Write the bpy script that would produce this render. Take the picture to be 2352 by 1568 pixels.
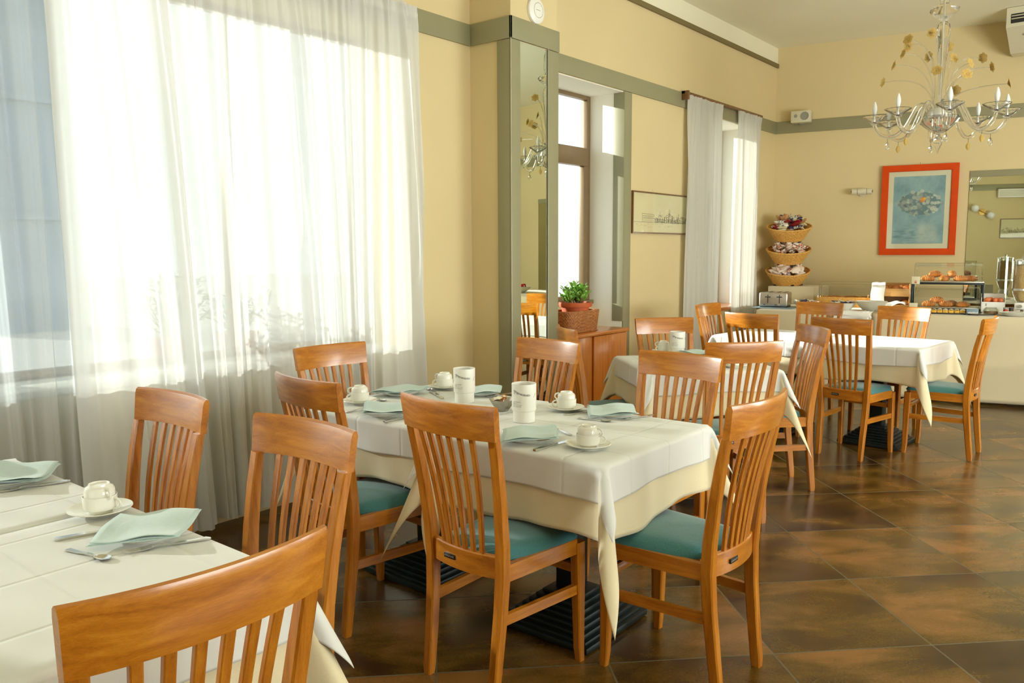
import bpy, bmesh, math, random
import numpy as np
from mathutils import Vector, Matrix, Euler
PI = math.pi
scn = bpy.context.scene
COL = scn.collection
for o in list(bpy.data.objects):
    bpy.data.objects.remove(o)

# ---------------------------------------------------------------- camera, world, sun, big lamps
HEAD, PITCH, ROLL = math.radians(39.25), 0.1109, -0.0045
FPX, CAMZ = 1851.9, 1.432
fh = Vector((math.cos(HEAD), math.sin(HEAD), 0)); rt = Vector((math.sin(HEAD), -math.cos(HEAD), 0))
fwd = fh * math.cos(PITCH) + Vector((0, 0, -math.sin(PITCH))); upv = rt.cross(fwd)
r2 = rt * math.cos(ROLL) + upv * math.sin(ROLL); u2 = upv * math.cos(ROLL) - rt * math.sin(ROLL)
cam = bpy.data.cameras.new('camera'); cam.sensor_width = 36; cam.lens = FPX / 2352 * 36
cam.clip_start = .02; cam.clip_end = 200
camo = bpy.data.objects.new('camera', cam); COL.objects.link(camo)
camo.matrix_world = Matrix(((r2.x, u2.x, -fwd.x, 0), (r2.y, u2.y, -fwd.y, 0), (r2.z, u2.z, -fwd.z, CAMZ), (0, 0, 0, 1)))
scn.camera = camo

W = bpy.data.worlds.new('sky'); scn.world = W; W.use_nodes = True
bg = W.node_tree.nodes['Background']; bg.inputs[0].default_value = (.86, .94, 1, 1); bg.inputs[1].default_value = 2.0

SUN_DIR = Vector((.36, -1, -.285)).normalized()
sl = bpy.data.lights.new('sun', 'SUN'); sl.energy = 9.5; sl.angle = math.radians(1.0); sl.color = (1, .97, .91)
so = bpy.data.objects.new('sun', sl); COL.objects.link(so)
so.rotation_euler = SUN_DIR.to_track_quat('-Z', 'Y').to_euler()

def area(name, loc, direction, sx, sy, power, color=(1, 1, 1), portal=False):
    l = bpy.data.lights.new(name, 'AREA'); l.shape = 'RECTANGLE'; l.size = sx; l.size_y = sy
    l.energy = power; l.color = color
    if portal: l.cycles.is_portal = True
    o = bpy.data.objects.new(name, l); COL.objects.link(o); o.location = loc
    o.rotation_euler = Vector(direction).to_track_quat('-Z', 'Z').to_euler()
    return o
# fill lamps added to brighten the room, just inside the windowless right-hand and rear walls
area('fill_right', (2.6, -2.92, 1.75), (0, 1, .55), 3.6, 2.0, 260, (.95, 1, .965))
area('fill_right', (6.4, -2.92, 1.75), (.3, 1, .55), 3.0, 2.0, 300, (.95, 1, .965))
area('fill_rear', (-1.72, 1.9, 1.75), (1, 0, .25), 2.6, 2.0, 30, (.95, 1, .965))
# sky light entering through the windows of the left-hand wall
area('window_portal', (1.5, 4.33, 1.8), (0, -1, 0), 4.3, 2.0, 0, portal=True)
area('window_portal', (5.55, 4.33, 1.9), (0, -1, 0), 1.5, 1.9, 0, portal=True)
area('window_portal', (8.54, 4.33, 1.8), (0, -1, 0), 1.04, 2.0, 0, portal=True)

vs = scn.view_settings
vs.view_transform = 'Standard'; vs.look = 'None'; vs.exposure = 0.1; vs.gamma = 1; vs.use_curve_mapping = False
cy = scn.cycles
cy.use_denoising = True; cy.max_bounces = 9; cy.diffuse_bounces = 5; cy.glossy_bounces = 4; cy.transmission_bounces = 6
cy.transparent_max_bounces = 14; cy.caustics_reflective = False; cy.caustics_refractive = False
cy.sample_clamp_indirect = 6; cy.use_adaptive_sampling = True; cy.adaptive_threshold = .02

# ---------------------------------------------------------------- materials
def S(r, g, b, a=1):
    f = lambda c: (c / 255 / 12.92) if c / 255 <= .04045 else ((c / 255 + .055) / 1.055) ** 2.4
    return (f(r), f(g), f(b), a)
class NT:
    def __init__(s, name):
        s.m = bpy.data.materials.new(name); s.m.use_nodes = True; s.t = s.m.node_tree
        s.b = s.t.nodes['Principled BSDF']; s.out = s.t.nodes['Material Output']
    def n(s, typ, **kw):
        x = s.t.nodes.new(typ)
        for k, v in kw.items(): setattr(x, k, v)
        return x
    def l(s, a, b): s.t.links.new(a, b)
    def set(s, **kw):
        for k, v in kw.items(): s.b.inputs[k.replace('_', ' ')].default_value = v
        return s
    def coord(s, scale=(1, 1, 1), kind='Object', rot=(0, 0, 0)):
        tc = s.n('ShaderNodeTexCoord'); mp = s.n('ShaderNodeMapping')
        mp.inputs['Scale'].default_value = scale; mp.inputs['Rotation'].default_value = rot
        s.l(tc.outputs[kind], mp.inputs[0]); return mp.outputs[0]
    def noise(s, vec, scale, detail=3, rough=.5, dist=0):
        x = s.n('ShaderNodeTexNoise'); x.inputs['Scale'].default_value = scale; x.inputs['Detail'].default_value = detail
        x.inputs['Roughness'].default_value = rough; x.inputs['Distortion'].default_value = dist
        if vec is not None: s.l(vec, x.inputs['Vector'])
        return x.outputs[0]
    def ramp(s, fac, stops):
        x = s.n('ShaderNodeValToRGB'); e = x.color_ramp.elements
        while len(e) < len(stops): e.new(.5)
        for i, (p, c) in enumerate(stops): e[i].position = p; e[i].color = c
        s.l(fac, x.inputs[0]); return x.outputs[0]
    def bump(s, h, strength=.2, dist=.01):
        x = s.n('ShaderNodeBump'); x.inputs['Strength'].default_value = strength; x.inputs['Distance'].default_value = dist
        s.l(h, x.inputs['Height']); s.l(x.outputs[0], s.b.inputs['Normal']); return x
    def math(s, op, a, b=None):
        x = s.n('ShaderNodeMath', operation=op)
        for i, v in enumerate((a, b)):
            if v is None: continue
            if isinstance(v, (int, float)): x.inputs[i].default_value = v
            else: s.l(v, x.inputs[i])
        return x.outputs[0]
M = {}
def plain(name, col, rough=.5, metal=0, spec=.5, noise=.04, nscale=6, bump=0, bscale=80):
    k = NT(name); k.set(Roughness=rough, Metallic=metal); k.b.inputs['Specular IOR Level'].default_value = spec
    v = k.coord()
    f = k.noise(v, nscale, 3)
    d = tuple(max(0, c * (1 - noise)) for c in col[:3]) + (1,); e = tuple(min(1, c * (1 + noise)) for c in col[:3]) + (1,)
    k.l(k.ramp(f, [(.3, d), (.7, e)]), k.b.inputs['Base Color'])
    if bump: k.bump(k.noise(v, bscale, 2), bump, .004)
    M[name] = k.m; return k
def wood(name, scale, c0, c1, c2, rough=.3):
    k = NT(name); v = k.coord(scale)
    n1 = k.noise(v, 3.0, 5, .6, .6); n2 = k.noise(k.coord(tuple(x * 5 for x in scale)), 9, 2, .5)
    mix = k.math('ADD', k.math('MULTIPLY', n1, .75), k.math('MULTIPLY', n2, .25))
    oi = k.n('ShaderNodeObjectInfo')
    mix = k.math('ADD', mix, k.math('MULTIPLY', k.math('SUBTRACT', oi.outputs['Random'], .5), .05))
    k.l(k.ramp(mix, [(.3, c0), (.5, c1), (.7, c2)]), k.b.inputs['Base Color'])
    k.set(Roughness=rough); k.b.inputs['Coat Weight'].default_value = .55; k.b.inputs['Coat Roughness'].default_value = .16; k.b.inputs['Coat IOR'].default_value = 1.55
    k.bump(n2, .06, .002)
    M[name] = k.m
WC = (S(146, 82, 10), S(183, 111, 22), S(207, 137, 40))
wood('wood_tall', (14, 14, 1.0), *WC)
wood('wood_wide', (14, 1.0, 14), *WC)
wood('wood_deep', (1.0, 14, 14), *WC)
wood('wood_cabinet', (14, 14, .9), S(160, 86, 16), S(188, 108, 26), S(204, 126, 40), .35)
wood('wood_cabinet_top', (.9, 14, 14), S(172, 94, 24), S(196, 116, 36), S(212, 138, 56), .3)
wood('wood_light', (1.5, 1.5, 12), S(196, 140, 70), S(215, 162, 92), S(226, 178, 110), .45)
wood('wood_frame', (8, 8, 8), S(92, 58, 24), S(110, 72, 32), S(126, 86, 44), .45)

plain('wall_paint', S(217, 199, 152), .85, noise=.025, nscale=1.3, bump=.05, bscale=220)
plain('ceiling_paint', S(236, 232, 208), .9, noise=.02, nscale=1)
plain('trim_paint', S(148, 144, 112), .5, noise=.03, nscale=3)
plain('trim_dark', S(118, 104, 66), .5, noise=.03, nscale=3)
plain('reveal_paint', S(246, 242, 228), .8, noise=.02, nscale=2)
plain('frame_metal', S(134, 112, 82), .4, .35, noise=.04, nscale=10)
plain('bright_metal', S(224, 224, 220), .32, 1, noise=.03)
plain('steel', S(215, 214, 208), .18, 1, noise=.03)
plain('satin_steel', S(236, 236, 232), .38, .55, noise=.03)
plain('brushed_steel', S(196, 190, 178), .33, 1, noise=.06, nscale=14)
plain('black_metal', S(24, 36, 36), .42, .2, noise=.15, nscale=20)
plain('black_rubber', S(22, 26, 26), .5, noise=.1)
plain('white_plastic', S(238, 237, 230), .35, noise=.01)
plain('cream_plastic', S(214, 208, 182), .45, noise=.02)
plain('grey_plastic', S(150, 150, 138), .5, noise=.03)
plain('dark_plastic', S(38, 40, 40), .45, noise=.05)
plain('porcelain', S(236, 236, 226), .12, noise=.008)
plain('terracotta', S(190, 88, 40), .65, noise=.1, nscale=12)
plain('soil', S(60, 42, 26), .95, noise=.3, nscale=60)
plain('leaf', S(122, 172, 70), .35, noise=.35, nscale=22)
plain('leaf_dark', S(44, 74, 40), .5, noise=.3, nscale=14)
plain('stem', S(120, 92, 52), .7, noise=.15)
plain('red_lacquer', S(212, 72, 12), .5, 0, .15, noise=.06, nscale=9)
plain('gold', S(196, 160, 90), .3, .8, noise=.05)
plain('ink', S(78, 74, 62), .7, noise=.02)
plain('ink_light', S(224, 222, 208), .6, noise=.02)
plain('bread_crust', S(176, 104, 42), .7, noise=.3, nscale=24, bump=.3, bscale=60)
plain('croissant', S(222, 138, 56), .5, noise=.32, nscale=26, bump=.2, bscale=70)
plain('sponge', S(228, 176, 66), .8, noise=.15, nscale=40)
plain('cream', S(246, 238, 214), .6, noise=.05, nscale=40)
plain('egg', S(218, 120, 74), .5, noise=.1, nscale=30)
plain('cereal', S(244, 190, 126), .8, noise=.32, nscale=130, bump=.6, bscale=150)
plain('jam_red', S(190, 40, 30), .25, noise=.1)
plain('jam_dark', S(60, 36, 30), .25, noise=.1)
plain('sign_blue', S(126, 148, 160), .5, noise=.04)
plain('sign_cream', S(220, 214, 184), .6, noise=.02)
plain('outdoor_ground', S(186, 182, 172), .9, noise=.08)
plain('outdoor_wall', S(128, 148, 166), .8, noise=.12, nscale=.8)
plain('cable', S(222, 216, 196), .6)
plain('bulb', S(240, 242, 240), .3, noise=.01)
plain('pack_navy', S(46, 58, 96), .35, noise=.35, nscale=40)
plain('pack_brown', S(186, 134, 88), .4, noise=.3, nscale=40)
plain('pack_red', S(150, 30, 34), .35, noise=.2, nscale=40)
plain('pack_yellow', S(236, 226, 186), .35, noise=.1, nscale=50)
def stripes(name, base, ink, scale, thr):
    k = NT(name); v = k.coord((scale, scale * .35, scale)); f = k.noise(v, 1.0, 2, .5, 1.0)
    k.l(k.ramp(f, [(thr, base), (thr + .03, ink)]), k.b.inputs['Base Color']); k.set(Roughness=.32); M[name] = k.m
stripes('pack_white_red', S(236, 228, 212), S(196, 84, 44), 38, .55)
stripes('pack_white_orange', S(240, 226, 214), S(238, 120, 40), 26, .62)
stripes('pack_white_blue', S(238, 234, 216), S(52, 66, 104), 34, .56)
stripes('sugar_paper', S(240, 236, 224), S(226, 150, 60), 60, .52)

def fabric(name, col, scale, rough=.9, bump=.35, noise=.12, sheen=.3):
    k = NT(name); v = k.coord()
    f = k.noise(v, scale, 2, .6); f2 = k.noise(v, 5, 2)
    d = tuple(c * (1 - noise) for c in col[:3]) + (1,); e = tuple(min(1, c * (1 + noise)) for c in col[:3]) + (1,)
    k.l(k.ramp(k.math('ADD', k.math('MULTIPLY', f, .7), k.math('MULTIPLY', f2, .3)), [(.35, d), (.65, e)]), k.b.inputs['Base Color'])
    k.set(Roughness=rough); k.b.inputs['Sheen Weight'].default_value = sheen
    k.bump(f, bump, .003); M[name] = k.m
fabric('seat_fabric', S(56, 120, 124), 260, .75, .4, .16, .4)
fabric('napkin_fabric', S(186, 208, 203), 120, .85, .12, .03)
fabric('base_cloth', S(226, 214, 178), 180, .9, .08, .02)
fabric('buffet_cloth', S(212, 198, 164), 160, .9, .08, .03)
fabric('white_towel', S(238, 236, 228), 150, .9, .2, .02)
# white overlay with pressed fold lines
def creased(name, col, period):
    k = NT(name); tc = k.n('ShaderNodeTexCoord'); sep = k.n('ShaderNodeSeparateXYZ'); k.l(tc.outputs['Object'], sep.inputs[0])
    hs = []
    for ax in (0, 1):
        fr = k.math('ABSOLUTE', k.math('SUBTRACT', k.math('FRACT', k.math('ADD', k.math('DIVIDE', sep.outputs[ax], period), 100.37)), .5))
        hs.append(k.math('MULTIPLY', k.math('SMOOTH_MIN', k.math('DIVIDE', fr, .035), 1.0), 1))
    v = k.coord(); n = k.noise(v, 9, 3)
    h = k.math('ADD', k.math('ADD', hs[0], hs[1]), k.math('MULTIPLY', n, .8))
    k.bump(h, .35, .006)
    k.l(k.ramp(n, [(.3, tuple(c * .97 for c in col[:3]) + (1,)), (.7, col)]), k.b.inputs['Base Color'])
    k.set(Roughness=.85); k.b.inputs['Sheen Weight'].default_value = .2; M[name] = k.m
creased('table_linen', S(221, 223, 219), .262)

def sheer(name, col, transp, trans=.6):
    k = NT(name); t = k.t; t.nodes.remove(k.b)
    df = k.n('ShaderNodeBsdfDiffuse'); tl = k.n('ShaderNodeBsdfTranslucent'); tp = k.n('ShaderNodeBsdfTransparent')
    v = k.coord((1, 1, 1)); weave = k.noise(k.coord((30, 30, 260)), 3, 2)
    c = k.ramp(weave, [(.35, tuple(x * .93 for x in col[:3]) + (1,)), (.65, col)])
    k.l(c, df.inputs[0]); tl.inputs[0].default_value = tuple(x * .56 for x in col[:3]) + (1,)
    m1 = k.n('ShaderNodeMixShader'); m1.inputs[0].default_value = trans; k.l(df.outputs[0], m1.inputs[1]); k.l(tl.outputs[0], m1.inputs[2])
    m2 = k.n('ShaderNodeMixShader'); k.l(m1.outputs[0], m2.inputs[1]); k.l(tp.outputs[0], m2.inputs[2])
    dens = k.noise(k.coord((1, .01, .02)), 11, 2)   # upright bands of opacity added so the sun passes in stripes
    k.l(k.math('ADD', k.math('ADD', k.math('MULTIPLY', k.math('SUBTRACT', weave, .5), .2), k.math('MULTIPLY', k.math('SUBTRACT', dens, .5), transp * 1.2)), transp), m2.inputs[0])
    k.l(m2.outputs[0], k.out.inputs[0]); M[name] = k.m
sheer('sheer_thin', S(226, 232, 234), .30, .42)
sheer('sheer_white', S(248, 249, 246), .15, .34)
sheer('curtain_cotton', S(243, 240, 230), .05, .38)

def glassy(name, tint, refl=.08, edge=.5):
    k = NT(name); t = k.t; t.nodes.remove(k.b)
    tp = k.n('ShaderNodeBsdfTransparent'); tp.inputs[0].default_value = tint
    gl = k.n('ShaderNodeBsdfGlossy'); gl.inputs['Roughness'].default_value = .03
    lw = k.n('ShaderNodeLayerWeight'); lw.inputs[0].default_value = .35
    f = k.math('ADD', k.math('MULTIPLY', lw.outputs['Facing'], edge), refl)
    m = k.n('ShaderNodeMixShader'); k.l(f, m.inputs[0]); k.l(tp.outputs[0], m.inputs[1]); k.l(gl.outputs[0], m.inputs[2])
    k.l(m.outputs[0], k.out.inputs[0]); M[name] = k.m
glassy('window_glass', (.95, .98, .97, 1), .03, .25)
glassy('acrylic', (.93, .94, .92, 1), .05, .4)
glassy('picture_glass', (.98, .99, .98, 1), .02, .07)
glassy('clear_jar', (.92, .94, .92, 1), .06, .4)
def glass(name, col, rough=.02, ior=1.4):
    k = NT(name); k.set(Roughness=rough, IOR=ior); k.b.inputs['Base Color'].default_value = col
    k.b.inputs['Transmission Weight'].default_value = 1.0
    v = k.coord(); k.bump(k.noise(v, 40, 2), .15, .003); M[name] = k.m
glass('chandelier_glass', (1, 1, .98, 1), .04, 1.3); M['chandelier_glass'].node_tree.nodes['Principled BSDF'].inputs['Transmission Weight'].default_value = .96
sheer('amber_glass', S(255, 224, 140), .30, .5)
def mirror(name, col):
    k = NT(name); k.set(Roughness=.01, Metallic=1.0)
    v = k.coord(); k.l(k.ramp(k.noise(v, 2, 1), [(.3, tuple(c * .985 for c in col[:3]) + (1,)), (.7, col)]), k.b.inputs['Base Color']); M[name] = k.m
mirror('mirror_glass', (.78, .84, .74, 1))
# woven wicker
def wicker(name, c0, c1):
    k = NT(name); v = k.coord(); f = k.noise(v, 60, 3, .6)
    k.l(k.ramp(f, [(.3, c0), (.7, c1)]), k.b.inputs['Base Color']); k.set(Roughness=.55); k.bump(f, .3, .003); M[name] = k.m
wicker('wicker_yellow', S(204, 146, 62), S(236, 188, 104))
wicker('wicker_brown', S(140, 82, 36), S(186, 122, 66))
# floor tiles, laid at 45 degrees
def floor_mat():
    k = NT('floor_tiles'); L = k.l
    tc = k.n('ShaderNodeTexCoord'); mp = k.n('ShaderNodeMapping'); mp.vector_type = 'POINT'
    mp.inputs['Rotation'].default_value = (0, 0, math.radians(FLOOR_ROT)); mp.inputs['Location'].default_value = (FLOOR_OX, FLOOR_OY, 0)
    L(tc.outputs['Object'], mp.inputs[0])
    sep = k.n('ShaderNodeSeparateXYZ'); L(mp.outputs[0], sep.inputs[0])
    us = [k.math('DIVIDE', sep.outputs[i], .6) for i in (0, 1)]
    cells = [k.math('FLOOR', u) for u in us]
    edge = [k.math('ABSOLUTE', k.math('SUBTRACT', k.math('FRACT', u), .5)) for u in us]
    e = k.math('MAXIMUM', edge[0], edge[1])
    gr = k.n('ShaderNodeMapRange'); gr.inputs[1].default_value = .4935; gr.inputs[2].default_value = .4965; L(e, gr.inputs[0])
    cb = k.n('ShaderNodeCombineXYZ'); L(cells[0], cb.inputs[0]); L(cells[1], cb.inputs[1])
    wn = k.n('ShaderNodeTexWhiteNoise'); wn.noise_dimensions = '2D'; L(cb.outputs[0], wn.inputs['Vector'])
    off = k.n('ShaderNodeVectorMath', operation='MULTIPLY_ADD'); L(wn.outputs['Color'], off.inputs[0]); off.inputs[1].default_value = (30, 30, 30); L(mp.outputs[0], off.inputs[2])
    st = k.n('ShaderNodeMapping'); st.inputs['Scale'].default_value = (1, 2.0, 1); L(off.outputs[0], st.inputs[0])
    n1 = k.noise(st.outputs[0], 2.0, 3.2, .55, .35); n2 = k.noise(st.outputs[0], 120, 2, .7)
    mixn = k.math('ADD', k.math('MULTIPLY', n1, .80), k.math('MULTIPLY', n2, .20))
    mixn = k.math('ADD', mixn, k.math('MULTIPLY', k.math('SUBTRACT', wn.outputs['Value'], .5), .14))
    c = k.ramp(mixn, [(.33, S(44, 26, 16)), (.44, S(72, 48, 16)), (.53, S(98, 72, 18)), (.66, S(142, 98, 48))])
    mx = k.n('ShaderNodeMix', data_type='RGBA'); L(gr.outputs[0], mx.inputs[0]); L(c, mx.inputs[6]); mx.inputs[7].default_value = S(104, 98, 74)
    L(mx.outputs[2], k.b.inputs['Base Color'])
    rg = k.math('ADD', k.math('MULTIPLY', n1, .22), .13); L(k.math('ADD', rg, k.math('MULTIPLY', gr.outputs[0], .4)), k.b.inputs['Roughness'])
    k.b.inputs['Specular IOR Level'].default_value = .6
    hh = k.math('SUBTRACT', k.math('MULTIPLY', n1, .12), gr.outputs[0]); k.bump(hh, .25, .003)
    M['floor_tiles'] = k.m
FLOOR_ROT, FLOOR_OX, FLOOR_OY = 45.0, 0.0, 0.0
# tile grid measured in the photograph: one joint crossing lies at GX, GY
GX, GY = 3.5586, 1.0127
_c = math.cos(math.radians(FLOOR_ROT)); _s = math.sin(math.radians(FLOOR_ROT))
FLOOR_OX = -(_c * GX - _s * GY); FLOOR_OY = -(_s * GX + _c * GY)
floor_mat()
def attr_mat(name, rough=.6):
    k = NT(name); a = k.n('ShaderNodeAttribute'); a.attribute_name = 'Col'
    v = k.coord(); n = k.noise(v, 300, 2); mx = k.n('ShaderNodeMix', data_type='RGBA', blend_type='MULTIPLY'); mx.inputs[0].default_value = .08
    k.l(a.outputs['Color'], mx.inputs[6]); k.l(n, mx.inputs[7]); k.l(mx.outputs[2], k.b.inputs['Base Color']); k.set(Roughness=rough); M[name] = k.m
attr_mat('printed_paper')

# ---------------------------------------------------------------- mesh helpers
class MB:
    def __init__(s): s.bm = bmesh.new()
    def quadstrip(s, rings, closed=True, caps=True):
        V = [[s.bm.verts.new(p) for p in r] for r in rings]
        n = len(V[0])
        for a, b in zip(V[:-1], V[1:]):
            for i in range(n if closed else n - 1):
                j = (i + 1) % n
                s.bm.faces.new((a[i], a[j], b[j], b[i]))
        if caps and closed:
            for r, rev in ((V[0], True), (V[-1], False)):
                if n > 2: s.bm.faces.new(list(reversed(r)) if rev else r)
        return s
    def box(s, x0, x1, y0, y1, z0, z1, bev=0, mat=None, seg=2):
        t = bmesh.new()
        bmesh.ops.create_cube(t, size=1)
        for v in t.verts: v.co = Vector((x0 + (v.co.x + .5) * (x1 - x0), y0 + (v.co.y + .5) * (y1 - y0), z0 + (v.co.z + .5) * (z1 - z0)))
        if bev: bmesh.ops.bevel(t, geom=list(t.edges), offset=bev, segments=seg, affect='EDGES', profile=.5)
        return s.merge(t, mat)
    def merge(s, t, mat=None):
        vm = {}
        for v in t.verts: vm[v] = s.bm.verts.new(mat @ v.co if mat is not None else v.co)
        for f in t.faces:
            try: s.bm.faces.new([vm[v] for v in f.verts])
            except ValueError: pass
        t.free(); return s
    def lathe(s, prof, seg=24, c=(0, 0, 0), flute=0, nfl=0, mat=None):
        t = MB(); rings = []
        for r, z in prof:
            ring = []
            for i in range(seg):
                a = 2 * PI * i / seg; rr = max(r, 1e-4) * (1 + (flute * math.cos(nfl * a) if r > .004 else 0))
                ring.append((c[0] + rr * math.cos(a), c[1] + rr * math.sin(a), c[2] + z))
            rings.append(ring)
        t.quadstrip(rings); s.merge(t.bm, mat); return s
    def tube(s, pts, r, seg=8, closed=False, sq=None, up=None):
        pts = [Vector(p) for p in pts]; n = len(pts)
        rr = r if isinstance(r, (list, tuple)) else [r] * n
        rings = []; prev = None
        for i, p in enumerate(pts):
            if closed: d = pts[(i + 1) % n] - pts[i - 1]
            else: d = pts[min(i + 1, n - 1)] - pts[max(i - 1, 0)]
            d.normalize()
            if prev is None:
                a = Vector(up) if up else (Vector((0, 0, 1)) if abs(d.z) < .9 else Vector((1, 0, 0)))
            else: a = prev
            a = (a - d * a.dot(d)); a.normalize(); b = d.cross(a); prev = a
            if sq: rings.append([p + a * x * rr[i] + b * y * rr[i] for x, y in ((1 * sq[0], sq[1]), (-sq[0], sq[1]), (-sq[0], -sq[1]), (sq[0], -sq[1]))])
            else: rings.append([p + (a * math.cos(2 * PI * k / seg) + b * math.sin(2 * PI * k / seg)) * rr[i] for k in range(seg)])
        if closed: rings.append(rings[0])
        s.quadstrip(rings, True, not closed); return s
    def bar(s, secs):
        """secs: (x,y,z,half_x,half_y) horizontal rectangular sections"""
        rings = []
        for x, y, z, hx, hy in secs:
            c = .25
            rings.append([(x + hx, y + hy * (1 - c), z), (x + hx * (1 - c), y + hy, z), (x - hx * (1 - c), y + hy, z), (x - hx, y + hy * (1 - c), z),
                          (x - hx, y - hy * (1 - c), z), (x - hx * (1 - c), y - hy, z), (x + hx * (1 - c), y - hy, z), (x + hx, y - hy * (1 - c), z)])
        s.quadstrip(rings); return s
    def grid(s, nx, ny, fn, mat=None):
        V = [[s.bm.verts.new(fn(i / nx, j / ny)) for i in range(nx + 1)] for j in range(ny + 1)]
        for j in range(ny):
            for i in range(nx): s.bm.faces.new((V[j][i], V[j][i + 1], V[j + 1][i + 1], V[j + 1][i]))
        return s
    def ball(s, c, r, seg=12, sc=(1, 1, 1), mat=None):
        prof = [(r * math.sin(PI * i / (seg // 2 + 2)), -r * math.cos(PI * i / (seg // 2 + 2))) for i in range(seg // 2 + 3)]
        t = MB(); t.lathe(prof, seg)
        for v in t.bm.verts: v.co = Vector((v.co.x * sc[0] + c[0], v.co.y * sc[1] + c[1], v.co.z * sc[2] + c[2]))
        s.merge(t.bm, mat); return s
    def disc(s, c, r, z, seg=24):
        s.lathe([(0, z), (r, z), (r, z - .001), (0, z - .001)], seg, c); return s
    def mesh(s, name, mats, ang=28, weld=0):
        bm = s.bm
        if weld: bmesh.ops.remove_doubles(bm, verts=bm.verts, dist=1e-6)
        bmesh.ops.recalc_face_normals(bm, faces=bm.faces)
        me = bpy.data.meshes.new(name); bm.to_mesh(me); bm.free()
        for m in (mats if isinstance(mats, (list, tuple)) else [mats]): me.materials.append(M[m])
        me.polygons.foreach_set('use_smooth', [True] * len(me.polygons))
        me.set_sharp_from_angle(angle=math.radians(ang))
        return me
    def build(s, name, mats, parent=None, loc=None, rot=None, ang=28, weld=0):
        o = bpy.data.objects.new(name, s.mesh(name, mats, ang, weld)); COL.objects.link(o)
        if parent: o.parent = parent
        if loc: o.location = loc
        if rot: o.rotation_euler = rot
        return o
def solidify(o, th, offset=0):
    md = o.modifiers.new('thickness', 'SOLIDIFY'); md.thickness = th; md.offset = offset; return o
def tag(o, label, cat, group=None, kind=None):
    o['label'] = label; o['category'] = cat
    if group: o['group'] = group
    if kind: o['kind'] = kind
    return o
def thing(name, label, cat, loc=(0, 0, 0), rz=0, group=None):
    o = bpy.data.objects.new(name, None); COL.objects.link(o); o.empty_display_size = .1
    o.location = loc; o.rotation_euler = (0, 0, rz) if not isinstance(rz, tuple) else rz
    return tag(o, label, cat, group)
def struct(o): o['kind'] = 'structure'; return o
def dup(root, loc, rz, label, group=None):
    r = root.copy(); COL.objects.link(r); r.location = loc; r.rotation_euler = rz if isinstance(rz, tuple) else (0, 0, rz)
    r['label'] = label
    if group: r['group'] = group
    for ch in list(root.children):
        c = ch.copy(); COL.objects.link(c); c.parent = r
        for g in list(ch.children):
            d = g.copy(); COL.objects.link(d); d.parent = c
    return r
def R(d): return math.radians(d)
rnd = random.Random(7)

# ---------------------------------------------------------------- room shell
YW, YO = 3.85, 4.30            # inner and outer face of the window wall
ZB, ZT = 2.834, 2.976          # wall band
ZC = 3.84
BK0 = Vector((9.78, 3.87)); BKA = R(-79); BKD = Vector((math.cos(BKA), math.sin(BKA)))
BKN = Vector((BKD.y, -BKD.x))  # normal into the room
def bw(y, off=0):              # point on the back wall at room coordinate y
    t = (y - BK0.y) / BKD.y; p = BK0 + BKD * t + BKN * off; return p
BROT = BKA + PI / 2            # z rotation that turns +x into the outward wall normal... local -x faces the room
X0, X1 = -1.8, 11.4
YR = -3.0
struct(MB().box(X0 - .2, X1, YR - .2, YO, -.1, 0).build('floor', 'floor_tiles'))
struct(MB().box(X0 - .2, X1, YR - .2, YO, ZC, ZC + .1).build('ceiling', 'ceiling_paint'))
w = MB()
OPEN = [(-.6, 3.55, .825, 2.80), (4.84, 6.29, 0.0, 2.83), (8.02, 9.06, .80, 2.83)]
xs = X0 - .2
for a, b, z0, z1 in OPEN:
    w.box(xs, a, YW, YO, 0, ZC); w.box(a, b, 4.19 if z0 == 0 else YW, YO, 0, z0 or .98); w.box(a, b, YW, YO, z1, ZC); xs = b
w.box(xs, 9.86, YW, YO, 0, ZC)
struct(w.build('wall_left', 'wall_paint'))
# reveals are painted white
rv = MB()
for a, b, z0, z1 in OPEN[1:]:
    rv.box(a, a + .006, YW + .002, YO - .05, z0, z1); rv.box(b - .006, b, YW + .002, YO - .05, z0, z1); rv.box(a, b, YW + .002, YO - .05, z1 - .006, z1)
struct(rv.build('trim_reveals', 'reveal_paint'))
struct(MB().box(X0 - .2, 9.8, YW - .006, YW + .001, 3.655, ZC).build('wall_upper', 'ceiling_paint'))
struct(MB().box(X0 - .2, 9.79, YW - .022, YW, 3.61, 3.655).build('trim_moulding', 'trim_dark'))
CX0, CX1, CY = 4.27, 4.79, 3.49
struct(MB().box(CX0, CX1, CY, YW, 0, ZC).build('wall_column', 'wall_paint'))
bwl = MB(); bwl.box(0, .25, -7.3, .02, 0, ZC)   # local: x outward, y toward the window wall
# local frame of the back wall: +x points out of the room, +y toward the window wall
ax_x = -BKN; ax_y = -BKD
BKM = Matrix(((ax_x.x, ax_y.x, 0, BK0.x), (ax_x.y, ax_y.y, 0, BK0.y), (0, 0, 1, 0), (0, 0, 0, 1)))
BKROT = BKM.to_euler()
def onback(o, y=0, z=0, off=0):
    p = bw(y, off); o.location = (p.x, p.y, z); o.rotation_euler = BKROT; return o
struct(bwl.build('wall_back', 'wall_paint', loc=(BK0.x, BK0.y, 0), rot=BKROT))
wr = MB()
wr.box(X0 - .2, X1, YR - .2, YR, 0, ZC)
struct(wr.build('wall_right', 'wall_paint'))
struct(MB().box(X0 - .2, X0, YR, YW, 0, ZC).build('wall_rear', 'wall_paint'))
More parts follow.
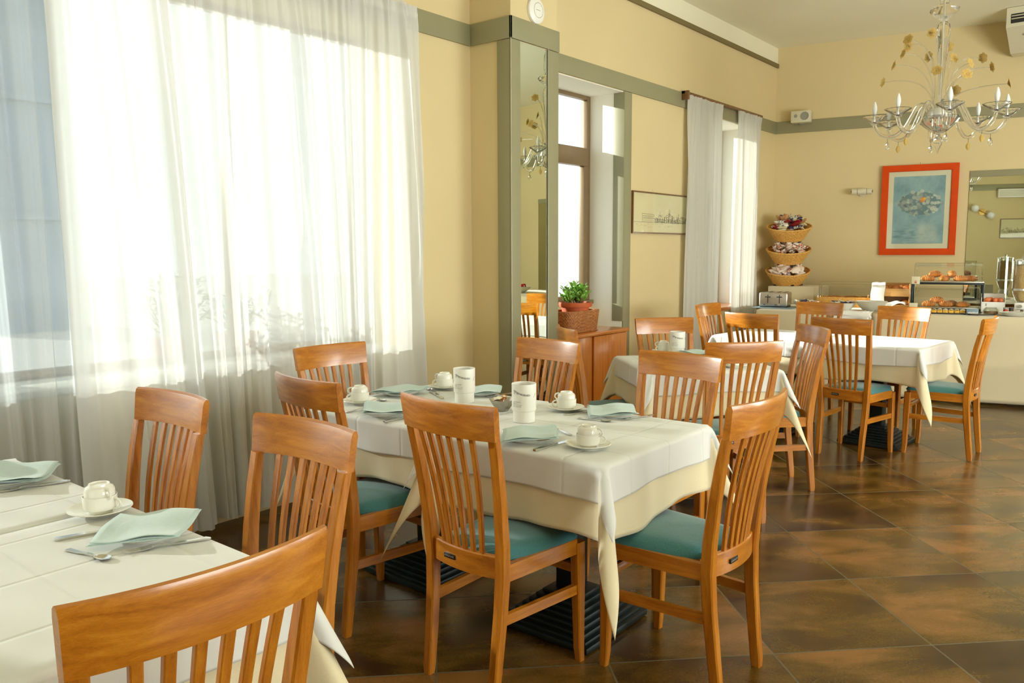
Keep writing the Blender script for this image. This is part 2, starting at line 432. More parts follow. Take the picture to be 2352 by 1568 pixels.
# olive band round the room
def trim(n, b, m='trim_paint', **k): return struct(b.build('trim_%d' % n, m, **k))
trim(1, MB().box(X0, CX0 - .014, YW - .016, YW, ZB, ZT, .002))
trim(2, MB().box(CX0 - .016, CX0, CY - .016, YW - .016, ZB, ZT, .002).box(CX0 - .016, CX1 + .012, CY - .016, CY, ZB, ZT, .002).box(CX1, CX1 + .012, CY - .001, YW - .018, ZB, ZT, .002))
trim(3, MB().box(CX1 + .014, 9.775, YW - .016, YW, ZB, ZT, .002))
trim(4, MB().box(-.016, 0, -7.2, -.02, ZB, ZT, .002), loc=(BK0.x, BK0.y, 0), rot=BKROT)
trim(5, MB().box(0, .016, -2.9, 3.8, ZB, ZT, .002), loc=(X0, 0, 0))
# column cladding strips round the mirror
trim(6, MB().box(CX0 - .012, CX0, CY + .0, CY + .11, 0, ZB - .004, .003).box(CX0 - .012, CX0 + .09, CY - .012, CY, 0, ZB - .004, .003)
     .box(CX1 - .12, CX1 + .006, CY - .012, CY, 0, ZB - .004, .003))
trim(7, MB().box(6.292, 6.405, YW - .014, YW, 0, ZB - .004, .003).box(6.279, 6.292, YW - .014, YW + .10, .8, ZB - .004, .003))
struct(MB().box(CX0 - .0165, CX0 - .0125, CY - .0165, CY - .0125, 0, ZB).box(CX1 - .1225, CX1 - .119, CY - .016, CY - .012, 0, ZB).build('trim_8', 'bright_metal'))

# windows: brown frames and panes
def window(n, a, b, z0, z1, transoms, mull, y=4.19, fw=.06):
    f = MB(); d = .055
    f.box(a, a + fw, y, y + d, z0, z1, .004).box(b - fw, b, y, y + d, z0, z1, .004).box(a + fw, b - fw, y, y + d, z0, z0 + fw, .004).box(a + fw, b - fw, y, y + d, z1 - .04, z1, .004)
    for t0, t1 in transoms: f.box(a + fw, b - fw, y - .012, y + d, t0, t1, .004)
    for m, mw in mull: f.box(m - mw / 2, m + mw / 2, y - .004, y + d, z0 + fw, z1 - .04, .004)
    o = struct(f.build('window_%d' % n, 'frame_metal'))
    g = MB().box(a + fw, b - fw, y + .024, y + .030, z0 + fw, z1 - .04).build('glass_pane', 'window_glass', o)
    return o
window(1, -.6, 3.55, .825, 2.80, [], [(1.215, .21), (2.6, .05)], y=4.2, fw=.05)  # wide first mullion is out of view, added to shade the thin curtain
w2 = window(2, 4.84, 6.29, .975, 2.83, [(2.20, 2.36)], [], y=4.2, fw=.055)
MB().box(6.172, 6.235, 4.19, 4.245, 1.04, 2.20, .004).box(4.9, 5.0, 4.19, 4.245, 1.04, 2.20, .004).build('sash_frame', 'frame_metal', w2)
window(3, 8.02, 9.06, .80, 2.83, [], [(8.55, .05)], y=4.2)
struct(MB().box(7.55, 9.12, YW - .03, 4.2, .772, .812, .004).build('window_sill', 'wood_cabinet_top'))
struct(MB().box(-.6, 3.55, YW - .01, 4.2, .80, .832, .004).build('trim_window_board', 'reveal_paint'))
struct(MB().box(4.85, 6.28, 4.15, 4.2, .95, .985, .004).build('window_ledge', 'trim_dark'))
# outdoors
struct(MB().box(-30, 40, YO, 60, -.6, -.35).build('ground', 'outdoor_ground'))

# ---------------------------------------------------------------- curtains
def folds(x, seed, dens):
    r = random.Random(seed); s = 0
    for k, a in ((1, 1), (1.63, .7), (2.71, .5), (.37, .8), (4.3, .25)): s += a * math.sin(2 * PI * dens * k * x + r.uniform(0, 6.3))
    return s / 2.2
def curtain(name, label, mat, xt, xb, zt, zb, y, dens, amp, seed, nx, nz=26, header=.07, sway=0):
    def f(u, v):
        z = zt + (zb - zt) * v; g = v ** .8
        x = xt[0] + (xt[1] - xt[0]) * u; xx = xb[0] + (xb[1] - xb[0]) * u
        X = x + (xx - x) * g
        hd = (zt - z) < header
        a = amp * (.42 if hd else .5 + .5 * min(1, v * 3))
        Y = y - amp - a * folds(x + .10 * g * math.sin(7 * x + seed), seed, dens) + (.012 * math.sin(40 * PI * u * (xt[1] - xt[0])) if hd else 0)
        Y += sway * math.sin(v * 3) * .3
        return (X + .25 * a * folds(x + .3, seed + 5, dens), Y, z + (.006 * math.sin(90 * u) if v > .99 else 0))
    o = MB().grid(nx, nz, f).build(name, mat, ang=180)
    return tag(o, label, 'curtain', 'sheer curtains of the big left window' if 'sheer' in mat else 'white curtains of the far window')
curtain('sheer_curtain', 'thin see-through curtain at the left edge with bluish shapes behind it', 'sheer_thin', (-.75, 1.56), (-.75, 1.60), 2.95, .04, 3.795, 5.2, .046, 3, 420)
curtain('sheer_curtain', 'narrow sheer white curtain between the bluish one and the wide one', 'sheer_white', (1.46, 2.0), (1.52, 2.14), 2.95, .03, 3.765, 6.6, .036, 11, 200)
curtain('sheer_curtain', 'wide sheer white curtain reaching the bare yellow wall beside the column', 'sheer_white', (1.93, 3.69), (2.08, 3.72), 2.95, .045, 3.80, 6.3, .046, 23, 560)
struct(MB().box(0, 3.72, YW - .055, YW - .03, 2.90, 2.925).build('trim_curtain_rail', 'white_plastic'))
curtain('window_curtain', 'left white curtain of the far window, beside the framed city drawing', 'curtain_cotton', (7.40, 8.18), (7.36, 8.12), 2.955, .05, 3.82, 6.2, .032, 31, 200, header=.1)
curtain('window_curtain', 'right white curtain of the far window, nearest the back corner', 'curtain_cotton', (8.58, 9.24), (8.52, 9.14), 2.955, .05, 3.82, 6.4, .032, 37, 180, header=.1)
tag(MB().box(7.33, 9.26, YW - .055, YW - .016, 2.955, 2.985, .003).box(7.33, 7.36, YW - .09, YW - .016, 2.90, 2.985, .003).build('curtain_rail', 'wood_frame'),
    'brown wooden curtain rail above the far window', 'curtain rail')

# ---------------------------------------------------------------- dining chairs
def chair_parts(root):
    def sag(y, w, s): return -s * (1 - (y / w) ** 2)
    for sgn in (1, -1):
        b = MB()
        b.bar([(-.207, sgn * .150, 0, .015, .014), (-.205, sgn * .150, .03, .018, .016), (-.190, sgn * .152, .16, .019, .017), (-.176, sgn * .156, .30, .020, .018), (-.170, sgn * .160, .42, .021, .019), (-.176, sgn * .165, .52, .020, .018), (-.194, sgn * .173, .66, .018, .017), (-.215, sgn * .181, .78, .016, .0165), (-.234, sgn * .186, .868, .0135, .0165)])
        b.build('leg', 'wood_tall', root)
    for sgn in (1, -1):
        MB().bar([(.203, sgn * .184, 0, .013, .013), (.200, sgn * .182, .05, .015, .015), (.196, sgn * .180, .30, .020, .019), (.194, sgn * .178, .435, .021, .020)]).build('leg', 'wood_tall', root)
    # seat frame: sides and front
    fr = MB()
    for sgn in (1, -1):
        fr.quadstrip([[(-.155, sgn * .150, .395), (-.155, sgn * .172, .395), (-.155, sgn * .172, .45), (-.155, sgn * .150, .45)], [(.178, sgn * .166, .395), (.178, sgn * .190, .395), (.178, sgn * .190, .45), (.178, sgn * .166, .45)]])
    fr.box(.185, .207, -.163, .163, .395, .45, .003)
    fr.build('seat_frame', 'wood_deep', root)
    # curved rear rail
    rr = MB(); n = 10
    def ring(y): 
        x = -.170 + sag(y, .145, .022); return [(x + .011, y, .405), (x + .011, y, .474), (x + .007, y, .478), (x - .007, y, .478), (x - .011, y, .474), (x - .011, y, .405)]
    rr.quadstrip([ring(-.143 + .286 * i / n) for i in range(n + 1)])
    rr.build('rear_rail', 'wood_wide', root)
    pl = MB().box(-.2045, -.2000, .020, .072, .432, .448, .001).build('name_plate', 'black_metal', root)
    k = MB(); r = random.Random(3)
    x = .026
    while x < .066:
        wd = r.uniform(.002, .006); k.box(-.2052, -.2044, x, x + wd, .437, .437 + r.uniform(.004, .008)); x += wd + .0016
    k.build('plate_lettering', 'bright_metal', pl)
    # cushion
    c = MB(); n = 14
    def fc(u, v):
        a = u * 2 - 1; bb = v * 2 - 1
        xx = -.148 + .372 * u if True else 0
        hw = .150 + .05 * u
        yy = bb * hw
        rim = max(0, 1 - max(abs(a) ** 6, abs(bb) ** 6)) ** .5
        ca = (abs(a) ** 5 + abs(bb) ** 5) ** .2
        k = 1 / max(1, ca) if ca > 1 else 1
        return (.038 + (xx - .038) * k, yy * k, .452 + .034 * rim + .008 * (1 - a * a) * (1 - bb * bb))
    c.grid(n, n, fc)
    c.grid(n, n, lambda u, v: Vector(fc(u, v)) * Vector((1, 1, 0)).length * 0 + Vector((fc(u, v)[0], fc(u, v)[1], .447)))
    # side wall joining the two sheets
    per = [(i / n, 0) for i in range(n)] + [(1, i / n) for i in range(n)] + [(1 - i / n, 1) for i in range(n)] + [(0, 1 - i / n) for i in range(n)]
    c.quadstrip([[fc(u, v) for u, v in per], [(fc(u, v)[0], fc(u, v)[1], .447) for u, v in per]], True, False)
    c.build('seat_cushion', 'seat_fabric', root, ang=70, weld=1)
    # stretchers
    for sgn in (1, -1):
        MB().quadstrip([[(-.170, sgn * .146, .250), (-.170, sgn * .164, .250), (-.170, sgn * .164, .284), (-.170, sgn * .146, .284)], [(.180, sgn * .172, .250), (.180, sgn * .190, .250), (.180, sgn * .190, .284), (.180, sgn * .172, .284)]]).build('stretcher', 'wood_deep', root)
    MB().box(.187, .205, -.165, .165, .318, .350, .003).build('stretcher', 'wood_wide', root)
    # top rail
    t = MB(); n = 18
    def tr(y):
        q = y / .2
        out = []
        prof = [(.866, -.0115), (.866, .0115), (.955, .0115), (.969, .009), (.975, .002), (.973, -.006), (.960, -.0115)]
        for z, dx in prof:
            h = (z - .866) / .109
            yy = y * (1.02 + .035 * h); x = -.238 - .014 * h + sag(y, .2, .034) * (1 + .1 * h) + dx
            out.append((x, yy, z))
        return out
    t.quadstrip([tr(-.2 + .4 * i / n) for i in range(n + 1)])
    t.build('top_rail', 'wood_wide', root)
    for i in range(6):
        q = (i - 2.5)
        b = MB(); secs = []
        for k in range(7):
            h = k / 6; z = .470 + .402 * h
            y = q * (.034 + .012 * h)
            xb = -.170 + sag(y, .145, .022); xt = -.236 + sag(y, .2, .034)
            x = xb + (xt - xb) * h + .010 * math.sin(PI * h)
            secs.append((x, y, z, .0062, .0088 + .0012 * h))
        b.bar(secs).build('slat', 'wood_tall', root)
CH = [
 ('C', 2.048, 1.723, -2.5, 'wooden dining chair at centre front, back to camera, in front of printed white canister'),
 ('D', 2.448, 1.238, 88.8, 'wooden dining chair at right-hand end of the middle tables, teal seat beside hanging cloth corner'),
 ('A', 2.059, 2.445, -4.5, 'wooden dining chair with teal seat left of the centre-front chair, at the middle tables'),
 ('B', 1.063, 1.804, 182.0, 'wooden dining chair facing left table, nearer of the two along its window-side edge'),
 ('G', 1.067, 2.522, 181.4, 'wooden dining chair against the sheer curtain, farther of the two at the left table'),
 ('N', .622, 1.344, 87.6, 'closest wooden dining chair, its broad top rail filling the lower left corner'),
 ('H', 2.508, 2.978, -92.9, 'wooden dining chair at the window end of the middle tables, in front of sheer curtain'),
 ('I', 3.110, 2.521, 176.1, 'sun-striped dining chair in front of the mirrored column'),
 ('J', 3.005, 1.704, 176.5, 'sun-striped dining chair across the middle table, right of the wooden cabinet'),
 ('K', 4.058, 1.851, 50.2, 'wooden dining chair with back to camera at the small turned table'),
 ('M', 4.205, 2.686, -40.0, 'wooden dining chair seen edge-on in front of the wooden cabinet'),
 ('O', 4.752, 1.846, 133.1, 'slanting dining chair at right of the small turned table, teal seat in profile'),
 ('P', 4.788, 2.497, -130.0, 'wooden dining chair behind the small turned table, against yellow wall under city drawing'),
 ('F', 5.895, 1.687, -8.0, 'wooden dining chair with plate on rear rail, back to camera at far tables'),
 ('R', 5.950, 2.361, -4.1, 'wooden dining chair with back to camera at left part of the far tables'),
 ('S', 6.973, 2.416, 174.3, 'wooden dining chair facing camera just before the white snack bowls'),
 ('U', 6.806, 1.709, 169.4, 'wooden dining chair facing camera with sunlit rail end, in front of pastry display'),
 ('E', 6.302, 1.194, 88.8, 'wooden dining chair seen from the side at right end of far tables'),
 ('Q', 6.517, 2.869, -92.1, 'narrow-looking dining chair at left end of far tables, in front of far window curtains'),
]
proto = None
for cid, x, y, a, lab in CH:
    if proto is None:
        proto = thing('dining_chair', lab, 'chair', (x, y, 0), R(a), 'wooden dining chairs with teal seats'); chair_parts(proto)
    else: dup(proto, (x, y, 0), R(a), lab)

# ---------------------------------------------------------------- tables and cloths
ZTAB = .755
def table_parts(root):
    b = MB(); n = 8
    for i in range(n):
        h = .215 - i * .019; b.box(-h, h, -h, h, .004 + i * .016, .004 + i * .016 + (.024 if i == 0 else .018), .004)
    for sx in (-1, 1):
        for sy in (-1, 1): b.lathe([(.014, 0), (.014, .006)], 10, (sx * .19, sy * .19, 0))
    b.build('base', 'black_metal', root)
    MB().box(-.045, .045, -.045, .045, .12, .70, .006).build('column', 'black_metal', root)
    MB().box(-.16, .16, -.16, .16, .69, .702, .003).box(-.365, .365, -.37, .37, .702, .735, .006).build('tabletop', 'wood_cabinet_top', root)
def cloth(w, d, h, tip, flare, seed, z, amp, n=64):
    r = random.Random(seed); ph = [r.uniform(0, 6.3) for _ in range(8)]
    rad = .014
    def edge(s):
        q = rad * PI / 2
        if s < q: a = s / rad; return rad * math.sin(a), rad * (1 - math.cos(a))
        return rad, rad + s - q
    def f(u, v):
        X = (u * 2 - 1) * (w / 2 + h); Y = (v * 2 - 1) * (d / 2 + h)
        # finer near the table edge
        du, dv = abs(X) - (w / 2 - rad), abs(Y) - (d / 2 - rad); sx = 1 if X > 0 else -1; sy = 1 if Y > 0 else -1
        if du <= 0 and dv <= 0: return (X, Y, z + .0012 * math.sin(9 * X + ph[0]) * math.sin(8 * Y + ph[1]))
        if dv <= 0:
            o, dr = edge(du); o += amp * (dr / h) ** 2 * (math.sin(11 * Y + ph[2] + sx) + .5 * math.sin(27 * Y + ph[3])); dr *= 1 + .05 * math.sin(8 * Y + ph[6])
            return (sx * (w / 2 - rad + o), Y, z - dr)
        if du <= 0:
            o, dr = edge(dv); o += amp * (dr / h) ** 2 * (math.sin(11 * X + ph[4] + sy) + .5 * math.sin(27 * X + ph[5])); dr *= 1 + .05 * math.sin(8 * X + ph[7])
            return (X, sy * (d / 2 - rad + o), z - dr)
        rr = math.hypot(du, dv); a = math.atan2(dv, du); o, dr = edge(rr)
        ripx = amp * (dr / h) ** 2 * (math.sin(11 * sy * (d / 2 - rad) + ph[2] + sx) + .5 * math.sin(27 * sy * (d / 2 - rad) + ph[3]))
        ripy = amp * (dr / h) ** 2 * (math.sin(11 * sx * (w / 2 - rad) + ph[4] + sy) + .5 * math.sin(27 * sx * (w / 2 - rad) + ph[5]))
        s2 = math.sin(2 * a)
        b = flare * rr * s2 + .25 * flare * rr * math.sin(4 * a) * 0
        ca, sa = math.cos(a), math.sin(a)
        wx = ca ** 2; wy = sa ** 2
        k1 = 1 + .05 * math.sin(8 * sy * (d / 2 - rad) + ph[6]); k2 = 1 + .05 * math.sin(8 * sx * (w / 2 - rad) + ph[7])
        dr2 = dr * (1 + tip * s2 * s2) * (k1 * wx + k2 * wy)
        return (sx * (w / 2 - rad + (o + ripx) * wx + b * .72 - (.012 + .06 * dr) * math.sin(4 * a) * -.5), sy * (d / 2 - rad + (o + ripy) * wy + b * .72 - (.012 + .06 * dr) * math.sin(4 * a) * .5), z - dr2)
    # non uniform grid: dense at the border
    k = h / (w / 2 + h); m = MB()
    def warp(t):
        t2 = t * 2 - 1; s = 1 if t2 > 0 else -1; t2 = abs(t2)
        return (1 + s * (t2 / .45 * (1 - k) if t2 < .45 else (1 - k) + (t2 - .45) / .55 * k)) / 2
    m.grid(n, n, lambda a, b: f(warp(a), warp(b)))
    return m
TB = [
 ('near', .60, 1.762, 0, 'left table in the lower left corner, right half'),
 ('nearB', .60, 2.552, 0, 'left table in the lower left corner, half near the curtain'),
 ('mainR', 2.486, 1.735, 0, 'middle table with centre-front chair'),
 ('mainL', 2.50, 2.520, 0, 'middle table nearer the window curtain'),
 ('turned', 4.45, 2.215, 47, 'small turned table'),
 ('farR', 6.335, 1.640, -4, 'far table before the pastry display'),
 ('farL', 6.37, 2.425, -4, 'far table before the snack bowls'),
]
tproto = bproto = oproto = None
b_me = [solid.mesh('tablecloth', 'base_cloth', 180) for solid in (cloth(.75, .765, .245, .36, .52, 5, ZTAB, .010), cloth(.75, .765, .245, .36, .48, 9, ZTAB, .012))]
o_me = [solid.mesh('table_overlay', 'table_linen', 180) for solid in (cloth(.768, .783, .118, .16, .55, 15, ZTAB + .005, .0045), cloth(.768, .783, .118, .16, .5, 19, ZTAB + .005, .0045))]
for i, (tid, x, y, a, where) in enumerate(TB):
    lab = 'table on black stepped base, ' + where
    if tproto is None: tproto = thing('dining_table', lab, 'table', (x, y, 0), R(a), 'square dining tables'); table_parts(tproto)
    else: dup(tproto, (x, y, 0), R(a), lab)
    for nm, mes, l2, g, th in (('tablecloth', b_me, 'cream undercloth of ' + where, 'cream undercloths', .0015), ('table_overlay', o_me, 'white top cloth of ' + where, 'white top cloths', .0015)):
        o = bpy.data.objects.new(nm, mes[i % 2]); COL.objects.link(o); o.location = (x, y, 0); o.rotation_euler = (0, 0, R(a))
        tag(o, l2, 'tablecloth', g); solidify(o, th, 0)
ZS = ZTAB + .0065      # surface of the laid cloth

# ---------------------------------------------------------------- tableware
def arc_handle(m, r0, z0, z1, out, th):
    pts = [(r0 - .002, 0, z1)]
    for k in range(9):
        a = PI / 2 - PI * k / 8; pts.append((r0 + out * math.cos(a), 0, (z0 + z1) / 2 + (z1 - z0) / 2 * math.sin(a)))
    pts.append((r0 - .002, 0, z0)); m.tube(pts, th, 8); return m
def cup_parts(root):
    MB().lathe([(0, .004), (.023, .004), (.025, 0), (.028, .0), (.029, .005), (.037, .009), (.0408, .016), (.0415, .032), (.0415, .044), (.0405, .045), (.0395, .043), (.0385, .022), (.034, .013), (.02, .008), (0, .007)], 32).build('body', 'porcelain', root)
    arc_handle(MB(), .040, .010, .038, .019, .0036).build('handle', 'porcelain', root, ang=60)
def saucer_mesh():
    return MB().lathe([(0, .003), (.03, .003), (.032, 0), (.036, 0), (.040, .005), (.060, .009), (.074, .016), (.0775, .0175), (.0765, .0195), (.058, .0125), (.038, .008), (.03, .0065), (0, .0065)], 40)
def plate_mesh(): return MB().lathe([(0, .002), (.055, .002), (.057, 0), (.061, 0), (.064, .004), (.078, .008), (.092, .014), (.0935, .0155), (.092, .0165), (.076, .011), (.06, .007), (0, .006)], 40)
def napkin_mesh(seed):
    r = random.Random(seed); p = [r.uniform(0, 6) for _ in range(6)]
    m = MB()
    for lay in range(3):
        def f(u, v, lay=lay):
            x = (u - .5) * (.205 - .004 * lay); y = (v - .5) * (.200 - .006 * lay)
            e = abs(x) / .1; z = .017 + lay * .0016 + .0055 * math.sin(26 * x + p[0]) * (v) + .005 * math.sin(34 * x + p[1]) * (1 - v) + .002 * lay * math.sin(40 * y + p[5])
            z += .005 * math.sin(10 * y + p[2]) * e + .0045 * e * e * (1 if lay == 2 else .3)
            return (x + .004 * math.sin(20 * y + p[3]), y + .004 * math.sin(22 * x + p[4]), z)
        m.grid(18, 18, f)
    return m
def fork_mesh():
    m = MB(); h = .1
    m.tube([(-.095, 0, .004), (-.085, 0, .005), (-.05, 0, .005), (-.01, 0, .006), (.02, 0, .009), (.035, 0, .008)], [.5, 1.2, 1.0, .6, .5, .8], sq=(.0018, .006))
    m.tube([(.033, 0, .008), (.045, 0, .006), (.058, 0, .005)], [1, 1, 1], sq=(.0009, .011))
    for k in range(4): m.tube([(.056, (k - 1.5) * .0062, .005), (.078, (k - 1.5) * .0062, .005), (.092, (k - 1.5) * .0062, .0075)], [.0016, .0015, .0009], 6)
    return m
def knife_mesh():
    m = MB()
    m.tube([(-.105, 0, .004), (-.10, 0, .0045), (-.05, 0, .0045), (-.005, 0, .004)], [.8, 1.1, 1.05, .75], sq=(.0032, .0075))
    m.quadstrip([[(-.006, -.006, .002), (-.006, .007, .002), (-.006, .007, .0042), (-.006, -.006, .0042)], [(.06, -.008, .0022), (.06, .009, .003), (.06, .009, .0042), (.06, -.008, .0032)], [(.10, .004, .003), (.10, .009, .003), (.10, .009, .004), (.10, .004, .004)]])
    return m
def spoon_mesh():
    m = MB()
    m.tube([(-.072, 0, .004), (-.065, 0, .005), (-.03, 0, .005), (.01, 0, .008), (.03, 0, .007)], [.7, 1.1, .9, .45, .5], sq=(.0016, .0055))
    def f(u, v):
        a = (u * 2 - 1); y = (v * 2 - 1); wd = .0145 * math.sqrt(max(0, 1 - a * a)) + .0002; x = .050 + .023 * a
        return (x, y * wd, .0075 - .006 * (1 - a * a) * (1 - y * y))
    m.grid(12, 8, f); m.grid(12, 8, lambda u, v: Vector(f(u, v)) - Vector((0, 0, .0009)))
    return m
ME = dict(saucer=saucer_mesh().mesh('saucer', 'porcelain', 40), plate=plate_mesh().mesh('side_plate', 'porcelain', 40),
          fork=fork_mesh().mesh('fork', 'steel', 50), knife=knife_mesh().mesh('knife', 'steel', 40), spoon=spoon_mesh().mesh('teaspoon', 'steel', 50))
NAP = [napkin_mesh(s).mesh('napkin', 'napkin_fabric', 60) for s in (1, 2, 3)]
def inst(name, me, loc, rz, label, cat, group):
    o = bpy.data.objects.new(name, me); COL.objects.link(o); o.location = loc; o.rotation_euler = (0, 0, R(rz)) if not isinstance(rz, tuple) else rz
    return tag(o, label, cat, group)
cupP = None
def cup(x, y, rz, where):
    global cupP
    inst('saucer', ME['saucer'], (x, y, ZS), 0, 'white saucer ' + where, 'saucer', 'white saucers')
    l1 = 'white upright coffee cup ' + where; l2 = 'upturned white cup stacked ' + where
    if cupP is None: cupP = thing('coffee_cup', l1, 'cup', (x, y, ZS + .0068), R(rz), 'white coffee cups'); cup_parts(cupP)
    else: dup(cupP, (x, y, ZS + .0068), R(rz), l1)
    c2 = dup(cupP, (x, y, ZS + .0068 + .075), (PI, 0, R(rz - 25)), l2); c2.scale = (.90, .90, .95)
def napkin(x, y, rz, where, k, z=0, seat=True):
    if seat: inst('side_plate', ME['plate'], (x, y, ZS), 0, 'white plate under the napkin ' + where, 'plate', 'white side plates')
    o = inst('napkin', NAP[k % 3], (x, y, ZS + .005), rz, 'folded pale blue napkin ' + where, 'napkin', 'pale blue napkins'); solidify(o, .0008, 0)
def cut(kind, p0, p1, where):
    x0, y0, x1, y1 = *p0, *p1
    a = math.degrees(math.atan2(y1 - y0, x1 - x0))
    n = {'fork': 'fork', 'knife': 'knife', 'spoon': 'teaspoon'}[kind]
    inst(n, ME[kind], ((x0 + x1) / 2, (y0 + y1) / 2, ZS - .0015), a, 'steel %s ' % n + where, n, 'steel ' + n + 's')
# left table
cup(.895, 2.110, -60, 'on the left table, right of the lower napkin')
cup(.835, 2.79, 200, 'cut by the left edge of the photo')
napkin(.895, 1.862, 48, 'nearest the camera on the left table', 0)
napkin(.872, 2.62, 50, 'cut by the left edge of the photo', 1)
cut('fork', (.972, 1.718), (.800, 1.785), 'beside the nearest napkin on the left table')
cut('knife', (.740, 1.992), (.935, 1.935), 'poking from under the nearest napkin on the left table')
cut('spoon', (.728, 1.905), (.760, 1.765), 'lying alone at front of the left table')
cut('fork', (.965, 2.492), (.80, 2.53), 'beside the napkin cut by the left photo edge')
# middle table, right part
cup(2.262, 1.512, -58, 'beside knife at front right of the middle table')
cup(2.752, 1.952, 128, 'right of the front printed canister')
napkin(2.232, 1.742, 40, 'behind the centre-front chair, with fork tines beyond', 2)
napkin(2.790, 1.752, 40, 'in front of the sun-striped chair right of the cabinet', 0)
cut('fork', (2.17, 1.80), (2.34, 1.865), 'with its tines beyond the napkin by the centre-front chair')
cut('knife', (2.118, 1.632), (2.32, 1.625), 'lying across the table edge by the front right cup')
cut('spoon', (2.375, 1.66), (2.432, 1.80), 'between the front napkin and the front right cup')
cut('spoon', (2.640, 1.815), (2.668, 1.680), 'in front of the napkin right of the front canister')
cut('fork', (2.885, 1.612), (2.715, 1.668), 'at the far edge right of the farther napkin')
cut('knife', (2.66, 1.895), (2.86, 1.84), 'between the farther cup and its napkin')
# middle table, left part
cup(2.318, 2.772, 155, 'at left end of the middle tables')
cup(2.830, 2.742, 130, 'behind the rear printed canister')
napkin(2.220, 2.490, 42, 'left of the centre-front chair', 1)
napkin(2.585, 2.800, 12, 'at the window end of the middle tables', 2)
napkin(2.820, 2.500, 40, 'behind the two canisters, below the mirrored column', 0)
cut('fork', (2.19, 2.57), (2.35, 2.63), 'between the two left napkins of the middle tables')
cut('knife', (2.118, 2.385), (2.32, 2.375), 'hanging out below the left napkin behind the centre-front chair')
cut('spoon', (2.15, 2.655), (2.27, 2.655), 'left of the left napkin on the middle tables')
cut('spoon', (2.44, 2.86), (2.42, 2.72), 'beside the cup at left end of the middle tables')
cut('fork', (2.70, 2.66), (2.78, 2.82), 'right of the napkin at the window end')
cut('knife', (2.64, 2.585), (2.71, 2.71), 'in front of the rear canister on the middle tables')
cut('fork', (2.95, 2.395), (2.78, 2.425), 'beside the napkin below the mirrored column')
# small turned table
cup(4.735, 2.575, 150, 'on the small turned table, left of its canister')
cup(4.39, 1.93, -70, 'on the small turned table, behind the chair with back to camera')
napkin(4.72, 2.30, 92, 'on the small turned table, right of its canister', 1)
napkin(4.28, 2.12, 92, 'on the small turned table, behind the chair slats', 2)
cut('fork', (4.32, 2.26), (4.40, 2.11), 'on the small turned table behind the chair slats')

# printed canisters
def wrap(r, c, pts):
    return [(r * math.cos(c - x / r), r * math.sin(c - x / r), z) for x, z in pts]
canP = None
def canister(x, y, rz, where):
    global canP
    lab = 'white cylindrical canister with printed flourish and small text, ' + where
    if canP is not None: dup(canP, (x, y, ZS), R(rz), lab); return
    canP = thing('table_canister', lab, 'canister', (x, y, ZS), R(rz), 'printed white canisters')
    MB().lathe([(0, .004), (.040, .003), (.0405, 0), (.043, 0), (.0436, .004), (.0436, .042), (.0475, .047), (.0482, .050), (.049, .151), (.0487, .1525), (.0475, .1515), (.0465, .05), (.042, .046), (.041, .008), (0, .006)], 48).build('body', 'white_plastic', canP)
    rr = .0491; m = MB(); r = random.Random(4)
    # flourish: intertwined line falling to the right
    def line(fn, t0, t1, n, th):
        P = [fn(t0 + (t1 - t0) * i / n) for i in range(n + 1)]
        m.tube(wrap(rr, 0, P), th, 5)
    # local tangential coordinate s: negative is to the right seen from outside
    for ph, a in ((0, .0035), (2.2, .0030), (4.1, .0022)):
        line(lambda t, ph=ph, a=a: (-t, .121 - .012 * math.sin((t + .012) * 48) * .5 - .12 * (t + .015) * .9 + a * math.sin(t * 260 + ph)), -.034, .040, 70, .00042)
    for c0 in (-.028, -.012, .004, .016, .03):
        line(lambda t, c0=c0: (-(c0 + .0035 * math.cos(t)), .117 - .11 * (c0 + .015) + .0032 * math.sin(t)), 0, 5.4, 14, .0004)
    line(lambda t: (-(t), .108 + .004 * math.sin(t * 300) + .5 * (t - .062)), .056, .072, 16, .0004)
    # four rows of tiny text
    for row, (s0, s1) in enumerate(((-.036, .0005), (-.036, -.010), (-.038, .006), (-.038, .008))):
        s = s0; z0 = .083 - row * .0062
        while s < s1:
            wd = r.uniform(.0008, .002); hh = r.choice((.0016, .0016, .0022, .003)) if r.random() > .12 else 0
            if hh: m.tube(wrap(rr, 0, [(-s, z0 + .0002), (-s - wd * .3, z0 + hh)]), .00034, 4); m.tube(wrap(rr, 0, [(-s, z0 + .0006), (-s - wd, z0 + .0009)]), .0003, 4)
            s += wd + .0012
    m.build('printed_lettering', 'ink', canP)
canister(2.475, 1.962, 202, 'front one of the middle tables')
canister(2.640, 2.435, 208, 'rear one of the middle tables')
canister(4.700, 2.455, 206, 'on the small turned table')

